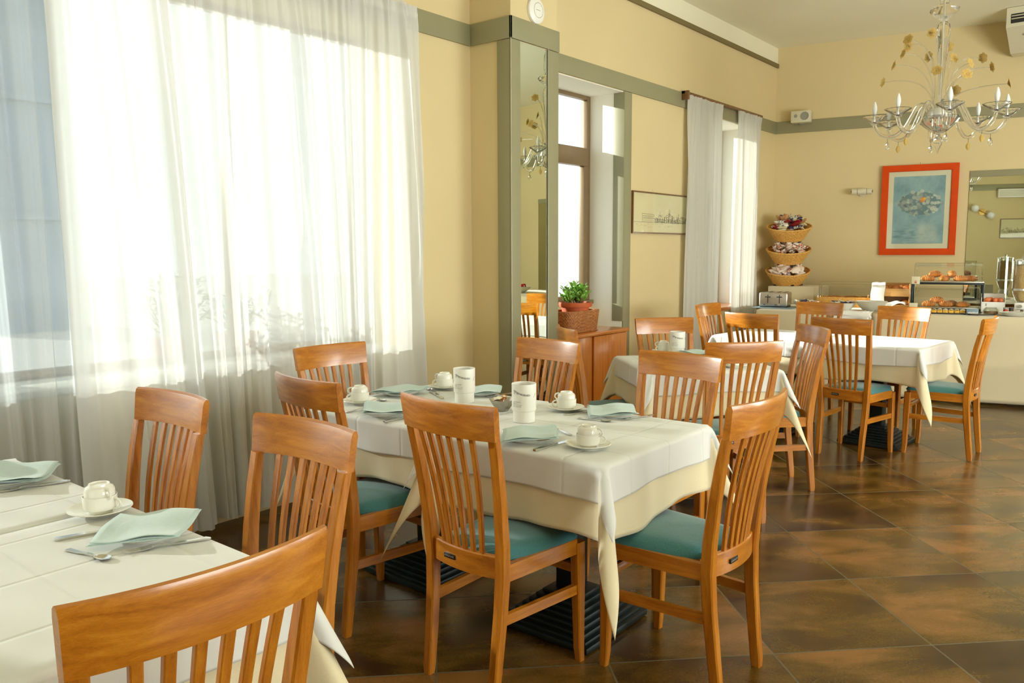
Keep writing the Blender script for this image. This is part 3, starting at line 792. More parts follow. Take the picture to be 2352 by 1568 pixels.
# sugar bowl
sb = thing('sugar_bowl', 'small round steel bowl of sugar sachets between the two middle canisters', 'bowl', (2.585, 2.165, ZS))
MB().lathe([(0, .003), (.02, .002), (.022, 0), (.024, .001), (.030, .008), (.046, .030), (.0555, .048), (.0565, .0495), (.0555, .0495), (.044, .032), (.028, .011), (0, .007)], 32, flute=.03, nfl=9).build('body', 'brushed_steel', sb)
def sachet(l, w_, th):
    m = MB()
    def f(sg):
        return lambda u, v: ((u - .5) * l, (v - .5) * w_, sg * th * (1 - (2 * u - 1) ** 4) * (1 - (2 * v - 1) ** 2))
    m.grid(8, 4, f(1)); m.grid(8, 4, f(-1)); return m
sach = [sachet(.055, .016, .004).mesh('sugar_sachet', mm, 60) for mm in ('sugar_paper', 'pack_yellow', 'pack_brown')]
for i in range(14):
    a = rnd.uniform(0, 6.28); q = rnd.uniform(0, .022)
    k = i % 3
    inst('sugar_sachet', sach[k], (2.585 + q * math.cos(a), 2.165 + q * math.sin(a), ZS + .042 + .0012 * i), (rnd.uniform(-.5, .5), rnd.uniform(-.7, .7), rnd.uniform(0, 6.28)),
         ('orange and white', 'pale cream', 'brown')[k] + ' sugar sachet in the steel bowl on the middle tables', 'sachet', 'sugar sachets in the steel bowl')

# ---------------------------------------------------------------- cabinet, basket and jade plant under window two
cb = thing('cabinet', 'low wooden cabinet with two doors beside the mirrored column', 'cabinet', (0, 0, 0))
KX0, KX1, KY0, KY1, KZ = 4.83, 5.84, 3.52, 3.83, .794
MB().box(KX0, KX1 - .02, KY0 + .02, KY1, .06, KZ - .03).box(KX0 + .02, KX1 - .04, KY0 + .05, KY1, 0, .06).build('carcass', 'wood_cabinet', cb)
MB().box(KX1 - .022, KX1, KY0 + .004, KY1, 0, KZ - .03, .002).build('side_panel', 'wood_cabinet', cb)
MB().box(KX0 - .01, KX1 + .012, KY0 - .012, KY1, KZ - .03, KZ, .003).build('worktop', 'wood_cabinet_top', cb)
MB().box(KX0 + .005, 5.33, KY0 + .012, KY0 + .03, .07, KZ - .036, .002).build('door', 'wood_cabinet', cb)
MB().box(5.34, KX1 - .026, KY0 + .001, KY0 + .02, .07, KZ - .036, .002).build('door', 'wood_cabinet', cb)
def woven(prof, cx, cy, sx, sy, n=96, rows=12, amp=.006, stakes=24, sup=4):
    """woven wall; prof: list of (scale, z); superellipse plan"""
    m = MB(); rings = []
    def at(t):
        for (s0, z0), (s1, z1) in zip(prof[:-1], prof[1:]):
            pass
        k = t * (len(prof) - 1); i = min(int(k), len(prof) - 2); q = k - i
        return prof[i][0] + (prof[i + 1][0] - prof[i][0]) * q, prof[i][1] + (prof[i + 1][1] - prof[i][1]) * q
    N = rows * 4
    for j in range(N + 1):
        sc, z = at(j / N); ring = []
        for i in range(n):
            a = 2 * PI * i / n; c, s = math.cos(a), math.sin(a)
            e = 2 / sup; x = math.copysign(abs(c) ** e, c); y = math.copysign(abs(s) ** e, s)
            row = j // 4; w_ = amp * math.sin(stakes * a + (PI if row % 2 else 0)) * (math.sin(PI * ((j % 4) + .5) / 4)) + amp * .4 * math.sin(PI * ((j % 4) + .5) / 4)
            ring.append((cx + x * sx * sc + c * w_, cy + y * sy * sc + s * w_, z))
        rings.append(ring)
    m.quadstrip(rings, True, False); return m
def rimcord(m, sx, sy, z, r, sup=4, n=64, cx=0, cy=0, twist=1):
    e = 2 / sup
    for k in range(2):
        P = []
        for i in range(n):
            a = 2 * PI * i / n; c, s = math.cos(a), math.sin(a); t = a * 22 + k * PI
            P.append((cx + math.copysign(abs(c) ** e, c) * sx + c * r * .6 * math.cos(t), cy + math.copysign(abs(s) ** e, s) * sy + s * r * .6 * math.cos(t), z + r * .6 * math.sin(t)))
        m.tube(P, r, 6, closed=True)
    return m
bk = thing('wicker_basket', 'brown rectangular wicker basket on the wooden cabinet', 'basket', (5.285, 3.68, KZ))
solidify(woven([(.90, .004), (.93, .05), (.97, .11), (1, .165)], 0, 0, .225, .120, 128, 13, .004, 30, 5).build('wall', 'wicker_brown', bk, ang=60), .006)
MB().box(-.195, .195, -.105, .105, 0, .008, .003).build('bottom', 'wicker_brown', bk)
rimcord(MB(), .225, .120, .168, .006, 5).build('rim', 'wicker_brown', bk)
pp = thing('potted_jade_plant', 'green jade plant in terracotta pot standing in the brown basket', 'plant', (5.305, 3.68, KZ + .010))
MB().lathe([(0, .0), (.085, 0), (.105, .14), (.112, .188), (.130, .190), (.134, .205), (.132, .225), (.124, .226), (.118, .2), (.10, .195), (0, .195)], 36).build('pot', 'terracotta', pp)
MB().lathe([(0, .203), (.1175, .203), (.1175, .199), (0, .199)], 24).build('soil', 'soil', pp)
st = MB(); lf = MB(); rj = random.Random(12)
def leafshape(m, base, d, l, w_, th, rj):
    d = Vector(d).normalized(); side = d.cross(Vector((rj.uniform(-.3, .3), rj.uniform(-.3, .3), 1))).normalized(); nn = side.cross(d)
    rings = []
    for k in range(6):
        t = k / 5; wd = w_ * (math.sin(PI * (t * .86 + .08)) ** .8) * (.6 + .5 * t); p = Vector(base) + d * l * t + nn * (.15 * l * t * t)
        hh = th * math.sin(PI * (t * .9 + .05))
        rings.append([p + side * wd * math.cos(2 * PI * q / 8) + nn * hh * math.sin(2 * PI * q / 8) for q in range(8)])
    m.quadstrip(rings)
for i in range(30):
    a = rj.uniform(0, 6.28); q = rj.uniform(.01, .085); b0 = Vector((q * math.cos(a), q * math.sin(a), .203))
    tip = Vector((q * 1.45 * math.cos(a) + rj.uniform(-.015, .015), q * 1.45 * math.sin(a) + rj.uniform(-.02, .02), .203 + rj.uniform(.05, .165)))
    mid = (b0 + tip) / 2 + Vector((0, 0, .012)); st.tube([b0, mid, tip], [.0042, .0036, .0028], 6)
    for t in (.45, .7, .9, 1.0):
        p = b0 + (tip - b0) * t; az = rj.uniform(0, 6.28)
        for s in (0, PI):
            dd = (math.cos(az + s), math.sin(az + s), rj.uniform(.35, 1.1)); leafshape(lf, p, dd, rj.uniform(.034, .050), rj.uniform(.014, .020), .004, rj)
st.build('stems', 'stem', pp); lf.build('foliage', 'leaf', pp, ang=60)
MB().tube([(.045, .02, .203), (.048, .018, .40)], .0022, 6).build('support_stick', 'stem', pp)

# ---------------------------------------------------------------- column mirror, access point
mo = thing('column_mirror', 'tall narrow mirror on the front of the column', 'mirror', (4.515, CY, 0))
MB().box(-.155, .155, -.006, 0, .3, ZB - .006).build('mirror_glass', 'mirror_glass', mo)
ap = thing('wireless_access_point', 'round white disc device on the column above the olive band', 'access point', (4.533, CY, 3.062))
Rx = Matrix.Rotation(PI / 2, 4, 'X')
MB().lathe([(0, 0), (.085, 0), (.0875, .006), (.085, .018), (.066, .030), (.05, .033), (0, .034)], 40, mat=Rx).build('housing', 'white_plastic', ap)
MB().lathe([(.047, .0325), (.049, .0345), (.051, .0325)], 40, mat=Rx).build('ring', 'grey_plastic', ap)
MB().box(-.028, .018, -.0352, -.034, -.002, .001).build('logo_mark', 'grey_plastic', ap)
tag(MB().tube([(4.502, CY - .006, 2.985), (4.506, CY - .010, 2.968), (4.51, CY - .02, 2.978)], .004, 6).build('cable', 'cable'), 'short white cable below the round white disc device', 'cable')

# ---------------------------------------------------------------- pictures
def painted(name, img, w_, h_, parent=None, flip=False, mat='printed_paper'):
    """img: (rows, cols, 3) linear colours; plane in local y (width) / z (height), facing -x"""
    H, Wd, _ = img.shape
    me = bpy.data.meshes.new(name)
    ys = np.linspace(0, w_, Wd + 1); zs = np.linspace(h_, 0, H + 1)
    V = [(0, y, z) for z in zs for y in ys]
    F = [(r * (Wd + 1) + c, r * (Wd + 1) + c + 1, (r + 1) * (Wd + 1) + c + 1, (r + 1) * (Wd + 1) + c) for r in range(H) for c in range(Wd)]
    me.from_pydata(V, [], F); me.materials.append(M[mat])
    at = me.color_attributes.new('Col', 'FLOAT_COLOR', 'CORNER')
    cols = np.ones((H * Wd, 4, 4), np.float32); cols[:, :, :3] = img.reshape(-1, 1, 3)
    at.data.foreach_set('color', cols.ravel())
    o = bpy.data.objects.new(name, me); COL.objects.link(o)
    if parent: o.parent = parent
    return o
LIN = lambda r, g, b: np.array(S(r, g, b)[:3])
rg = np.random.default_rng(5)
def smooth_noise(h, w_, k):
    a = rg.random((h // k + 3, w_ // k + 3)); yy, xx = np.mgrid[0:h, 0:w_] / k; i = yy.astype(int); j = xx.astype(int); fy = yy - i; fx = xx - j
    return a[i, j] * (1 - fy) * (1 - fx) + a[i + 1, j] * fy * (1 - fx) + a[i, j + 1] * (1 - fy) * fx + a[i + 1, j + 1] * fy * fx
def flower_painting(h=150, w_=120):
    n = .5 * smooth_noise(h, w_, 30) + .3 * smooth_noise(h, w_, 10) + .2 * smooth_noise(h, w_, 4)
    img = LIN(104, 142, 156)[None, None] * (1 - n[..., None]) + LIN(160, 192, 196)[None, None] * n[..., None]
    yy, xx = np.mgrid[0:h, 0:w_]
    v = ((yy > .70 * h) & (np.abs(xx - .66 * w_ - (yy - .7 * h) * .12) < .16 * w_ + .1 * (yy - .7 * h))); vm = v.astype(float)
    for _ in range(70): vm = (vm + np.roll(vm, 1, 0) + np.roll(vm, -1, 0) + np.roll(vm, 1, 1) + np.roll(vm, -1, 1)) / 5
    vm = (vm * (.3 + .5 * n))[..., None]; img = img * (1 - vm) + LIN(206, 214, 200) * vm
    b = (((xx - .52 * w_) / (.40 * w_)) ** 2 + ((yy - .40 * h) / (.17 * h)) ** 2) < 1
    img[b] = img[b] * .45 + LIN(70, 94, 104) * .55
    def disc(cx, cy, r, c, e=.8, al=.85):
        d = np.sqrt((xx - cx) ** 2 + ((yy - cy) / e) ** 2) / r; a = np.clip((1.0 - d) * 3, 0, 1)[..., None] * al
        img[:] = img * (1 - a) + c * a
    for _ in range(120):
        a = rg.uniform(0, 6.28); q = math.sqrt(rg.random()); cx = (.52 + .43 * q * math.cos(a)) * w_; cy = (.40 + .185 * q * math.sin(a)) * h
        light = .5 + .5 * (cx / w_ - .4) + rg.uniform(-.35, .35)
        c = LIN(60, 84, 92) * (1 - np.clip(light, 0, 1)) + LIN(206, 214, 200) * np.clip(light, 0, 1)
        disc(cx, cy, rg.uniform(2.5, 6.5), c); disc(cx + rg.uniform(-2, 2), cy + rg.uniform(-2, 2), rg.uniform(.8, 2.4), LIN(110, 134, 142), .8, .35)
    for q in range(26): disc(rg.uniform(0, .62) * w_, rg.uniform(.80, .92) * h, rg.uniform(4, 12), LIN(92, 124, 138), .22, .25)
    for q in range(20): disc(rg.uniform(.2, .95) * w_, rg.uniform(.74, .97) * h, rg.uniform(4, 10), LIN(176, 198, 196), .3, .25)
    disc(.575 * w_, .345 * h, 7.5, LIN(240, 150, 40)); disc(.61 * w_, .33 * h, 4, LIN(246, 196, 60)); disc(.55 * w_, .37 * h, 3.5, LIN(232, 110, 30))
    return np.clip(img, 0, 1)
def city_drawing(h=110, w_=290, seed=3):
    r = np.random.default_rng(seed)
    n = smooth_noise(h, w_, 40); img = LIN(232, 220, 178)[None, None] * (1 + .05 * (n[..., None] - .5)); ink = LIN(70, 64, 44)
    base = int(.74 * h)
    def stroke(x0, y0, x1, y1, al=.8):
        k = int(max(abs(x1 - x0), abs(y1 - y0), 1)) * 2
        for t in np.linspace(0, 1, k + 1):
            x = int(round(x0 + (x1 - x0) * t)); y = int(round(y0 + (y1 - y0) * t))
            if 0 <= x < w_ and 0 <= y < h: img[y, x] = img[y, x] * (1 - al) + ink * al
    for x in range(0, w_, 2): stroke(x, base + .5 * math.sin(x * .2), x + 2, base + .5 * math.sin(x * .2), .6)
    x = .14 * w_
    # low loggia block at left
    stroke(.14 * w_, .52 * h, .33 * w_, .53 * h); stroke(.15 * w_, .57 * h, .33 * w_, .57 * h); stroke(.14 * w_, .52 * h, .15 * w_, base); stroke(.33 * w_, .53 * h, .33 * w_, base)
    for k in range(8): stroke(.16 * w_ + k * 6, .57 * h, .16 * w_ + k * 6, base, .5); stroke(.16 * w_ + k * 6, .63 * h, .19 * w_ + k * 6, .63 * h, .5)
    x = .35 * w_
    while x < .97 * w_:
        bw_ = r.uniform(3, 10); env = .30 + .12 * abs(math.sin(x / w_ * 9)); hh = r.uniform(.06, env * .62) * h; top = base - hh
        stroke(x, base, x, top); stroke(x, top, x + bw_, top); stroke(x + bw_, top, x + bw_, base)
        if r.random() < .4: stroke(x, top, x + bw_ / 2, top - 5); stroke(x + bw_ / 2, top - 5, x + bw_, top)
        if r.random() < .3: stroke(x + bw_ / 2, top - 14, x + bw_ / 2, top)
        for _ in range(3):
            yy = r.uniform(top, base); stroke(x, yy, x + bw_, yy + r.uniform(-2, 2), .45)
        x += bw_ * r.uniform(.5, .95)
    for k in range(90): x = r.uniform(.33, .98) * w_; y = base - r.uniform(0, 12); stroke(x, y, x + r.uniform(-4, 4), y + r.uniform(-1, 3), .6)
    for k in range(60): x = r.uniform(.02, .98) * w_; y = base + r.uniform(2, 14); stroke(x, y, x + r.uniform(2, 9), y, .18)
    return np.clip(img, 0, 1)
def frame_parts(root, w_, h_, fw, depth, fmat, mat_w=0, art=None, lip=.006, mat_col='cream_plastic', glassm=True):
    """local: x=0 is the wall, picture faces -x, y to the side from 0..w_, z 0..h_"""
    f = MB()
    f.quadstrip([[(-depth, 0, 0), (-depth, w_, 0), (-depth, w_, h_), (-depth, 0, h_)], [(0, 0, 0), (0, w_, 0), (0, w_, h_), (0, 0, h_)],
                 [(0, fw, fw), (0, w_ - fw, fw), (0, w_ - fw, h_ - fw), (0, fw, h_ - fw)], [(-depth + lip, fw, fw), (-depth + lip, w_ - fw, fw), (-depth + lip, w_ - fw, h_ - fw), (-depth + lip, fw, h_ - fw)],
                 [(-depth, fw * .9, fw * .9), (-depth, w_ - fw * .9, fw * .9), (-depth, w_ - fw * .9, h_ - fw * .9), (-depth, fw * .9, h_ - fw * .9)], [(-depth, 0, 0), (-depth, w_, 0), (-depth, w_, h_), (-depth, 0, h_)]], True, False)
    f.build('frame', fmat, root, ang=30)
    a0 = fw + mat_w
    if mat_w: MB().box(-depth * .45, -depth * .35, fw, w_ - fw, fw, h_ - fw).build('mount', mat_col, root)
    p = painted('artwork', art, w_ - 2 * a0, h_ - 2 * a0, root); p.location = (-depth * .5, a0, a0)
    if glassm: MB().box(-depth * .62, -depth * .58, fw, w_ - fw, fw, h_ - fw).build('glass', 'picture_glass', root)
rp = thing('framed_picture', 'large blue flower painting in orange-red frame on the back wall', 'picture')
frame_parts(rp, .775, 1.01, .072, .03, 'red_lacquer', .055, flower_painting()[:, ::-1], mat_col='sign_cream')
MB().tube([(-.012, .385, 1.005), (-.002, .39, 1.035)], .003, 6).build('hook', 'gold', rp)
onback(rp, 1.90, 1.375, .002); rp.rotation_euler = (BKROT[0], BKROT[1], BKROT[2]); rp.rotation_euler.rotate_axis('Y', R(-1.2))
# framed city drawing on the window wall (local -x must face -y)
cp = thing('framed_picture', 'ink drawing of a city skyline in thin brown frame beside the far window', 'picture', (6.43, YW - .002, 1.594), R(-90) + PI)
cp.rotation_euler = (0, 0, R(90))
# with rz=90: local -x -> -y (into room), local y -> -x ; so start at the right end
cp.location = (7.62, YW - .002, 1.594)
frame_parts(cp, 1.19, .386, .014, .02, 'wood_frame', 0, city_drawing()[:, ::-1])
for k in (.35, .80): MB().tube([(-.006, k, .384), (-.003, k + .004, .415)], .0015, 5).build('hook', 'bright_metal', cp)
# things on the rear wall that show in the big mirror (wall faces +x there)
cp2 = thing('framed_picture', 'wide skyline drawing in thin dark frame, seen reflected in the back wall mirror', 'picture', (X0 + .002, -1.45, 1.70), R(180))
frame_parts(cp2, 1.25, .46, .016, .02, 'wood_frame', 0, city_drawing(seed=8)[:, ::-1])

# ---------------------------------------------------------------- back wall: mirror, lamp, speakers
bm_ = thing('wall_mirror', 'large mirror on the back wall behind the buffet, right of the red picture', 'mirror')
MB().box(-.008, 0, -3.1, 0, 0, 1.42).build('mirror_glass', 'mirror_glass', bm_)
MB().box(-.014, 0, -3.1, 0, 1.42, 1.49, .002).build('top_strip', 'trim_paint', bm_)
onback(bm_, 1.795, .80, .003)
spk0 = None
def speaker(loc, rot, lab):
    global spk0
    if spk0 is not None: return dup(spk0, loc, rot, lab)
    spk0 = thing('wall_speaker', lab, 'speaker', loc, rot, 'small cream wall speakers')
    MB().box(-.12, 0, 0, .225, 0, .135, .008).build('cabinet', 'cream_plastic', spk0)
    Ry = Matrix.Translation((-.12, .07, .07)) @ Matrix.Rotation(-PI / 2, 4, 'Y')
    MB().lathe([(0, .001), (.042, .001), (.045, .004), (.048, .0), (.048, -.002)], 24, mat=Ry).build('woofer_grille', 'grey_plastic', spk0)
    MB().lathe([(0, .001), (.018, .002), (.02, 0), (.02, -.002)], 16, mat=Matrix.Translation((-.12, .17, .075)) @ Matrix.Rotation(-PI / 2, 4, 'Y')).build('tweeter_grille', 'grey_plastic', spk0)
    MB().box(-.02, 0.0, .08, .14, -.01, .12).build('bracket', 'grey_plastic', spk0)
p = bw(3.435, .018); speaker((p.x, p.y, 2.935), tuple(BKROT), 'small cream loudspeaker on the olive band in the back corner')
speaker((X0 + .002, -.62, 2.98), (0, 0, PI), 'cream loudspeaker on the rear wall, visible in the mirror')
wl = thing('wall_lamp', 'small white tubular wall lamp left of the red-framed picture', 'lamp')
Ryl = lambda y, z, x=-.09: Matrix.Translation((x, y, z)) @ Matrix.Rotation(-PI / 2, 4, 'X')
MB().lathe([(0, 0), (.030, 0), (.034, .004), (.034, .212), (.030, .216), (0, .216)], 24, mat=Ryl(0, 0)).build('shade', 'cream_plastic', wl)
for y0 in (.055, .155): MB().lathe([(.0342, -.002), (.0352, 0), (.0342, .002)], 24, mat=Ryl(y0, 0)).build('ring', 'dark_plastic', wl)
for y0 in (-.006, .216): MB().lathe([(0, 0), (.013, 0), (.013, .007), (0, .007)], 12, mat=Ryl(y0, 0)).build('end_cap', 'dark_plastic', wl)
MB().lathe([(0, 0), (.05, 0), (.052, .012), (.03, .02), (.018, .056), (0, .056)], 24, mat=Matrix.Translation((0, .108, 0)) @ Matrix.Rotation(-PI / 2, 4, 'Y')).build('bracket', 'cream_plastic', wl)
onback(wl, 2.755, 2.104, .001)
# two-globe lamp and vent box on the rear wall
gl = thing('wall_lamp', 'brass wall lamp with two white globes, seen in the big mirror', 'lamp', (X0, -1.05, 2.33), PI)
MB().lathe([(0, 0), (.075, 0), (.075, .012), (0, .014)], 28, mat=Matrix.Rotation(-PI / 2, 4, 'Y')).build('wall_plate', 'gold', gl)
MB().tube([(-.06, -.20, .10), (-.06, .20, -.10)], .007, 8).build('arm', 'gold', gl)
for s in (-1, 1): MB().ball((-.09, s * .17, -s * .085), .085, 20).build('globe', 'bulb', gl)
vb = thing('air_grille', 'white rectangular air grille on the rear wall, seen in the big mirror', 'grille', (X0, -1.35, 2.66), PI)
MB().box(-.10, 0, 0, .60, 0, .20, .006).build('housing', 'white_plastic', vb)
for k in range(4): MB().box(-.106, -.1, .03, .57, .035 + k * .036, .052 + k * .036).build('slat', 'cream_plastic', vb)

# ceiling air conditioner
ac = thing('air_conditioner', 'white ceiling air conditioner with dark outlet slot, top right corner', 'air conditioner', (9.66, 1.46, 3.455))
b = MB(); prof = [(0, .38), (0, .19), (.36, .0), (.55, 0), (.57, .10), (.57, .38)]
b.quadstrip([[(x, y, z) for x, z in prof] for y in (-1.1, 0)]); b.build('body', 'cream_plastic', ac, ang=25)
MB().box(-.004, .02, -1.05, -.04, .225, .315, .002).build('outlet', 'dark_plastic', ac)
for z in (.262, .29): MB().box(-.012, .004, -1.05, -.045, z, z + .009, .001).build('vane', 'cream_plastic', ac)
MB().box(.10, .125, -.28, -.14, .118, .134).build('maker_badge', 'grey_plastic', ac)

# ---------------------------------------------------------------- chandelier
cx_, cy_, cz_ = 7.29, 1.53, 2.48
cd = thing('chandelier', 'clear glass chandelier with amber flowers and candle bulbs', 'chandelier', (cx_, cy_, 0))
G = 'chandelier_glass'
MB().lathe([(.012, 2.62), (.016, 2.72), (.028, 2.9), (.046, 3.08), (.050, 3.15), (.042, 3.2), (.024, 3.215), (.02, 3.225), (.03, 3.24), (.06, 3.26), (.098, 3.30), (.105, 3.315), (.085, 3.335), (.04, 3.35), (.03, 3.37), (.038, 3.40), (.042, 3.44), (.036, 3.56), (.02, 3.60), (.03, 3.62), (.075, 3.66), (.02, 3.70), (.012, 3.72)], 32, flute=.04, nfl=12).build('stem_vase', G, cd, ang=50)
MB().tube([(0, 0, 2.42), (0, 0, 3.82)], .006, 8).build('rod', 'bright_metal', cd)
MB().lathe([(0, 3.84), (.07, 3.838), (.066, 3.81), (.02, 3.78), (0, 3.78)], 24).build('ceiling_cup', 'bright_metal', cd)
MB().lathe([(.012, 2.345), (.03, 2.36), (.06, 2.375), (.11, 2.42), (.145, 2.47), (.15, 2.485), (.142, 2.485), (.10, 2.43), (.03, 2.38)], 36, flute=.05, nfl=14).build('bowl', G, cd, ang=50)
MB().lathe([(0, 2.475), (.085, 2.475), (.09, 2.49), (.085, 2.545), (.03, 2.56), (0, 2.56)], 28).build('hub', 'bright_metal', cd)
MB().lathe([(0, 2.195), (.004, 2.20), (.008, 2.225), (.028, 2.27), (.034, 2.30), (.026, 2.325), (.014, 2.335), (.014, 2.35), (0, 2.35)], 24, flute=.06, nfl=8).build('finial', G, cd, ang=50)
def petalled(m, c, d, r, n=6, depth=.5):
    d = Vector(d).normalized(); a = d.orthogonal().normalized(); b2 = d.cross(a)
    for lay in range(2):
        for k in range(n):
            t = 2 * PI * (k + .5 * lay) / n; e = (a * math.cos(t) + b2 * math.sin(t)); s = d.cross(e)
            L = r * (1 - .3 * lay); rings = []
            for q in range(5):
                u = q / 4; p = Vector(c) + e * L * u + d * (depth * L * math.sin(u * 1.9) * .6 + .004 * lay); wd = L * .50 * math.sin(PI * (u * .62 + .26)) ; th = .003
                rings.append([p + s * wd + d * 0, p + d * th, p - s * wd, p - d * th])
            m.quadstrip(rings)
    m.ball(tuple(Vector(c) + d * .006), r * .22, 8)
arms = []
for i in range(8):
    a = R(20 + 45 * i); ca, sa = math.cos(a), math.sin(a)
    prof = [(.085, 2.53), (.095, 2.575), (.125, 2.60), (.165, 2.575), (.20, 2.50), (.24, 2.42), (.30, 2.36), (.36, 2.345), (.42, 2.365), (.46, 2.41), (.475, 2.455)]
    P = []
    for k in range(len(prof) - 1):
        for q in range(3):
            t = q / 3; P.append((prof[k][0] * (1 - t) + prof[k + 1][0] * t, prof[k][1] * (1 - t) + prof[k + 1][1] * t))
    P.append(prof[-1])
    # smooth
    P = [P[0]] + [((P[k - 1][0] + 2 * P[k][0] + P[k + 1][0]) / 4, (P[k - 1][1] + 2 * P[k][1] + P[k + 1][1]) / 4) for k in range(1, len(P) - 1)] + [P[-1]]
    ar = MB().tube([(r_ * ca, r_ * sa, z_) for r_, z_ in P], .0145, 10).build('arm', G, cd, ang=60)
    ex, ey = .475 * ca, .475 * sa
    MB().lathe([(.014, 2.448), (.022, 2.455), (.028, 2.468), (.055, 2.49), (.088, 2.513), (.095, 2.515), (.09, 2.519), (.055, 2.498), (.024, 2.476), (.012, 2.47)], 32, (ex, ey, 0), .06, 16).build('drip_pan', G, ar, ang=50)
    MB().lathe([(0, 2.47), (.011, 2.47), (.012, 2.50), (.010, 2.525), (0, 2.525)], 14, (ex, ey, 0)).build('lamp_socket', 'bright_metal', ar)
    MB().lathe([(.011, 2.523), (.014, 2.545), (.0185, 2.572), (.018, 2.59), (.012, 2.615), (.004, 2.635), (0, 2.638)], 16, (ex, ey, 0)).build('candle_bulb', 'bulb', ar)
    MB().tube([(.37 * ca, .37 * sa, 2.335), (.37 * ca, .37 * sa, 2.305)], .0015, 5).build('drop_wire', 'dark_plastic', ar)
    MB().lathe([(0, 2.245), (.006, 2.248), (.015, 2.265), (.017, 2.28), (.010, 2.298), (.003, 2.308), (0, 2.308)], 12, (.37 * ca, .37 * sa, 0), .12, 6).build('glass_drop', 'amber_glass' if i % 2 else G, ar)
rj = random.Random(21)
stemsdef = [(R(51), .40, 3.13), (R(129), .30, 2.98), (R(160), .44, 3.03), (R(215), .42, 2.73), (R(120), .35, 2.90), (R(185), .26, 2.80), (R(250), .22, 2.86), (R(300), .36, 2.86), (R(330), .43, 2.98), (R(5), .34, 3.10), (R(30), .25, 3.2), (R(280), .46, 2.70), (R(85), .44, 2.82), (R(345), .24, 2.72), (R(60), .12, 2.98), (R(240), .10, 2.92)]
for i, (a, rad_, zt) in enumerate(stemsdef):
    ca, sa = math.cos(a), math.sin(a); P = []
    for k in range(11):
        t = k / 10; P.append(((.05 + (rad_ - .05) * t ** 2.1) * ca, (.05 + (rad_ - .05) * t ** 2.1) * sa, 2.55 + (zt - 2.55) * math.sin(t * PI / 2 * (1.0 if rad_ < .3 else 1.06))))
    s_ = MB().tube(P, [.0052] * 9 + [.0045, .004], 8).build('flower_stem', G, cd, ang=60)
    fm = MB(); d = (ca * .9, sa * .9, .25); petalled(fm, P[-1], d, .042, 6); fm.build('amber_flower', 'amber_glass', s_, ang=50)

# ---------------------------------------------------------------- buffet
ZBF = .82
def bf(y): return 8.04 + (3.32 - y) * .19      # front edge of the buffet
FA = math.atan2(-1, .19)                        # direction of the front edge
FROT = FA + PI / 2
# two long tables, one under each cloth
def buffet_cloth(y0, y1, name, label, z, seed, hem=.03, dep=1.55):
    r = random.Random(seed); p = [r.uniform(0, 6) for _ in range(6)]
    L = (y0 - y1) / math.cos(FROT)
    # local: y' runs along the front toward -Y, x' into the depth
    def loc(s, d_): return (bf(y0) + math.sin(FROT) * s + math.cos(FROT) * d_, y0 - math.cos(FROT) * s + math.sin(FROT) * d_)
    m = MB()
    def f(u, v):
        s = u * L
        if v < .5:
            q = v / .5; d_ = dep * (1 - q) ; zz = z
        else:
            q = (v - .5) / .5; d_ = -.012 * math.sin(min(1, q * 8) * PI / 2) - .018 * q * (math.sin(3.1 * s + p[0]) + .7 * math.sin(7.3 * s + p[1] + 2 * q)) - .010 * math.sin(4 * s + 9 * q + p[3]) * math.sin(PI * q); zz = z - (z - hem) * q
            d_ -= .010 * math.exp(-((q - .55 - .1 * math.sin(s * 2 + p[2])) / .06) ** 2)
        x, y = loc(s, d_); return (x, y, zz)
    m.grid(60, 44, f)
    if name != 'cloth2':
        def g(u, v):
            q = v; d_ = dep * (1 - u); x, y = loc(-.012 - .012 * q * math.sin(9 * d_), d_); return (x, y, z - (z - hem) * q)
        m.grid(24, 16, g)
    o = m.build('buffet_cloth', 'buffet_cloth', ang=60); solidify(o, .002, 0)
    tag(o, label, 'tablecloth', 'long buffet cloths'); return o
def buffet_table(y0, y1, label, dep=1.5):
    t = thing('buffet_table', label, 'table', (bf(y0), y0, 0), FROT, 'long buffet tables')
    L = (y0 - y1) / math.cos(FROT) - .02
    MB().box(.03, dep, -L, -.03, ZBF - .04, ZBF - .006, .003).build('tabletop', 'wood_cabinet_top', t)
    for x in (.08, dep - .06):
        for y in (-.1, -L + .08): MB().box(x - .025, x + .025, y - .025, y + .025, 0, ZBF - .04, .003).build('leg', 'black_metal', t)
buffet_table(3.30, 2.235, 'buffet table below the toaster and snack bowls, hidden by cloth')
buffet_table(2.225, -1.2, 'long buffet table below the pastry display, hidden by cloth')
buffet_cloth(3.31, 2.232, 'cloth1', 'cream cloth hanging from left buffet table below the toaster', ZBF, 3)
buffet_cloth(2.228, -1.25, 'cloth2', 'cream cloth hanging from long right buffet table down to floor', ZBF, 8)

# cloth-covered riser box and the basket tower
rb = MB()
def rz_(u, v):
    return None
rb.box(9.22, 9.75, 3.125, 3.66, ZBF + .002, 1.02, .012)
tag(rb.build('riser_box', 'buffet_cloth'), 'cream cloth-covered riser box under the basket tower', 'box')
TX, TY = 9.45, 3.515
tw = thing('basket_stand', 'black stand holding three tilted snack baskets in the back corner', 'stand', (TX, TY, 1.02))
MB().box(.10, .16, -.09, -.06, 0, .60, .003).box(.10, .16, .06, .09, 0, .60, .003).box(-.14, .18, -.12, .12, 0, .014, .003).build('frame', 'black_metal', tw)
arms_b = MB()
for z in (.02, .245, .485): arms_b.box(-.12, .12, -.085, -.065, z, z + .02).box(-.12, .12, .065, .085, z, z + .02)
arms_b.build('shelf_arm', 'black_metal', tw)
wick = None
BZ = [(1.515, 'top'), (1.255, 'middle'), (1.003, 'bottom')]
TILT, TROLL = R(-13), R(5)
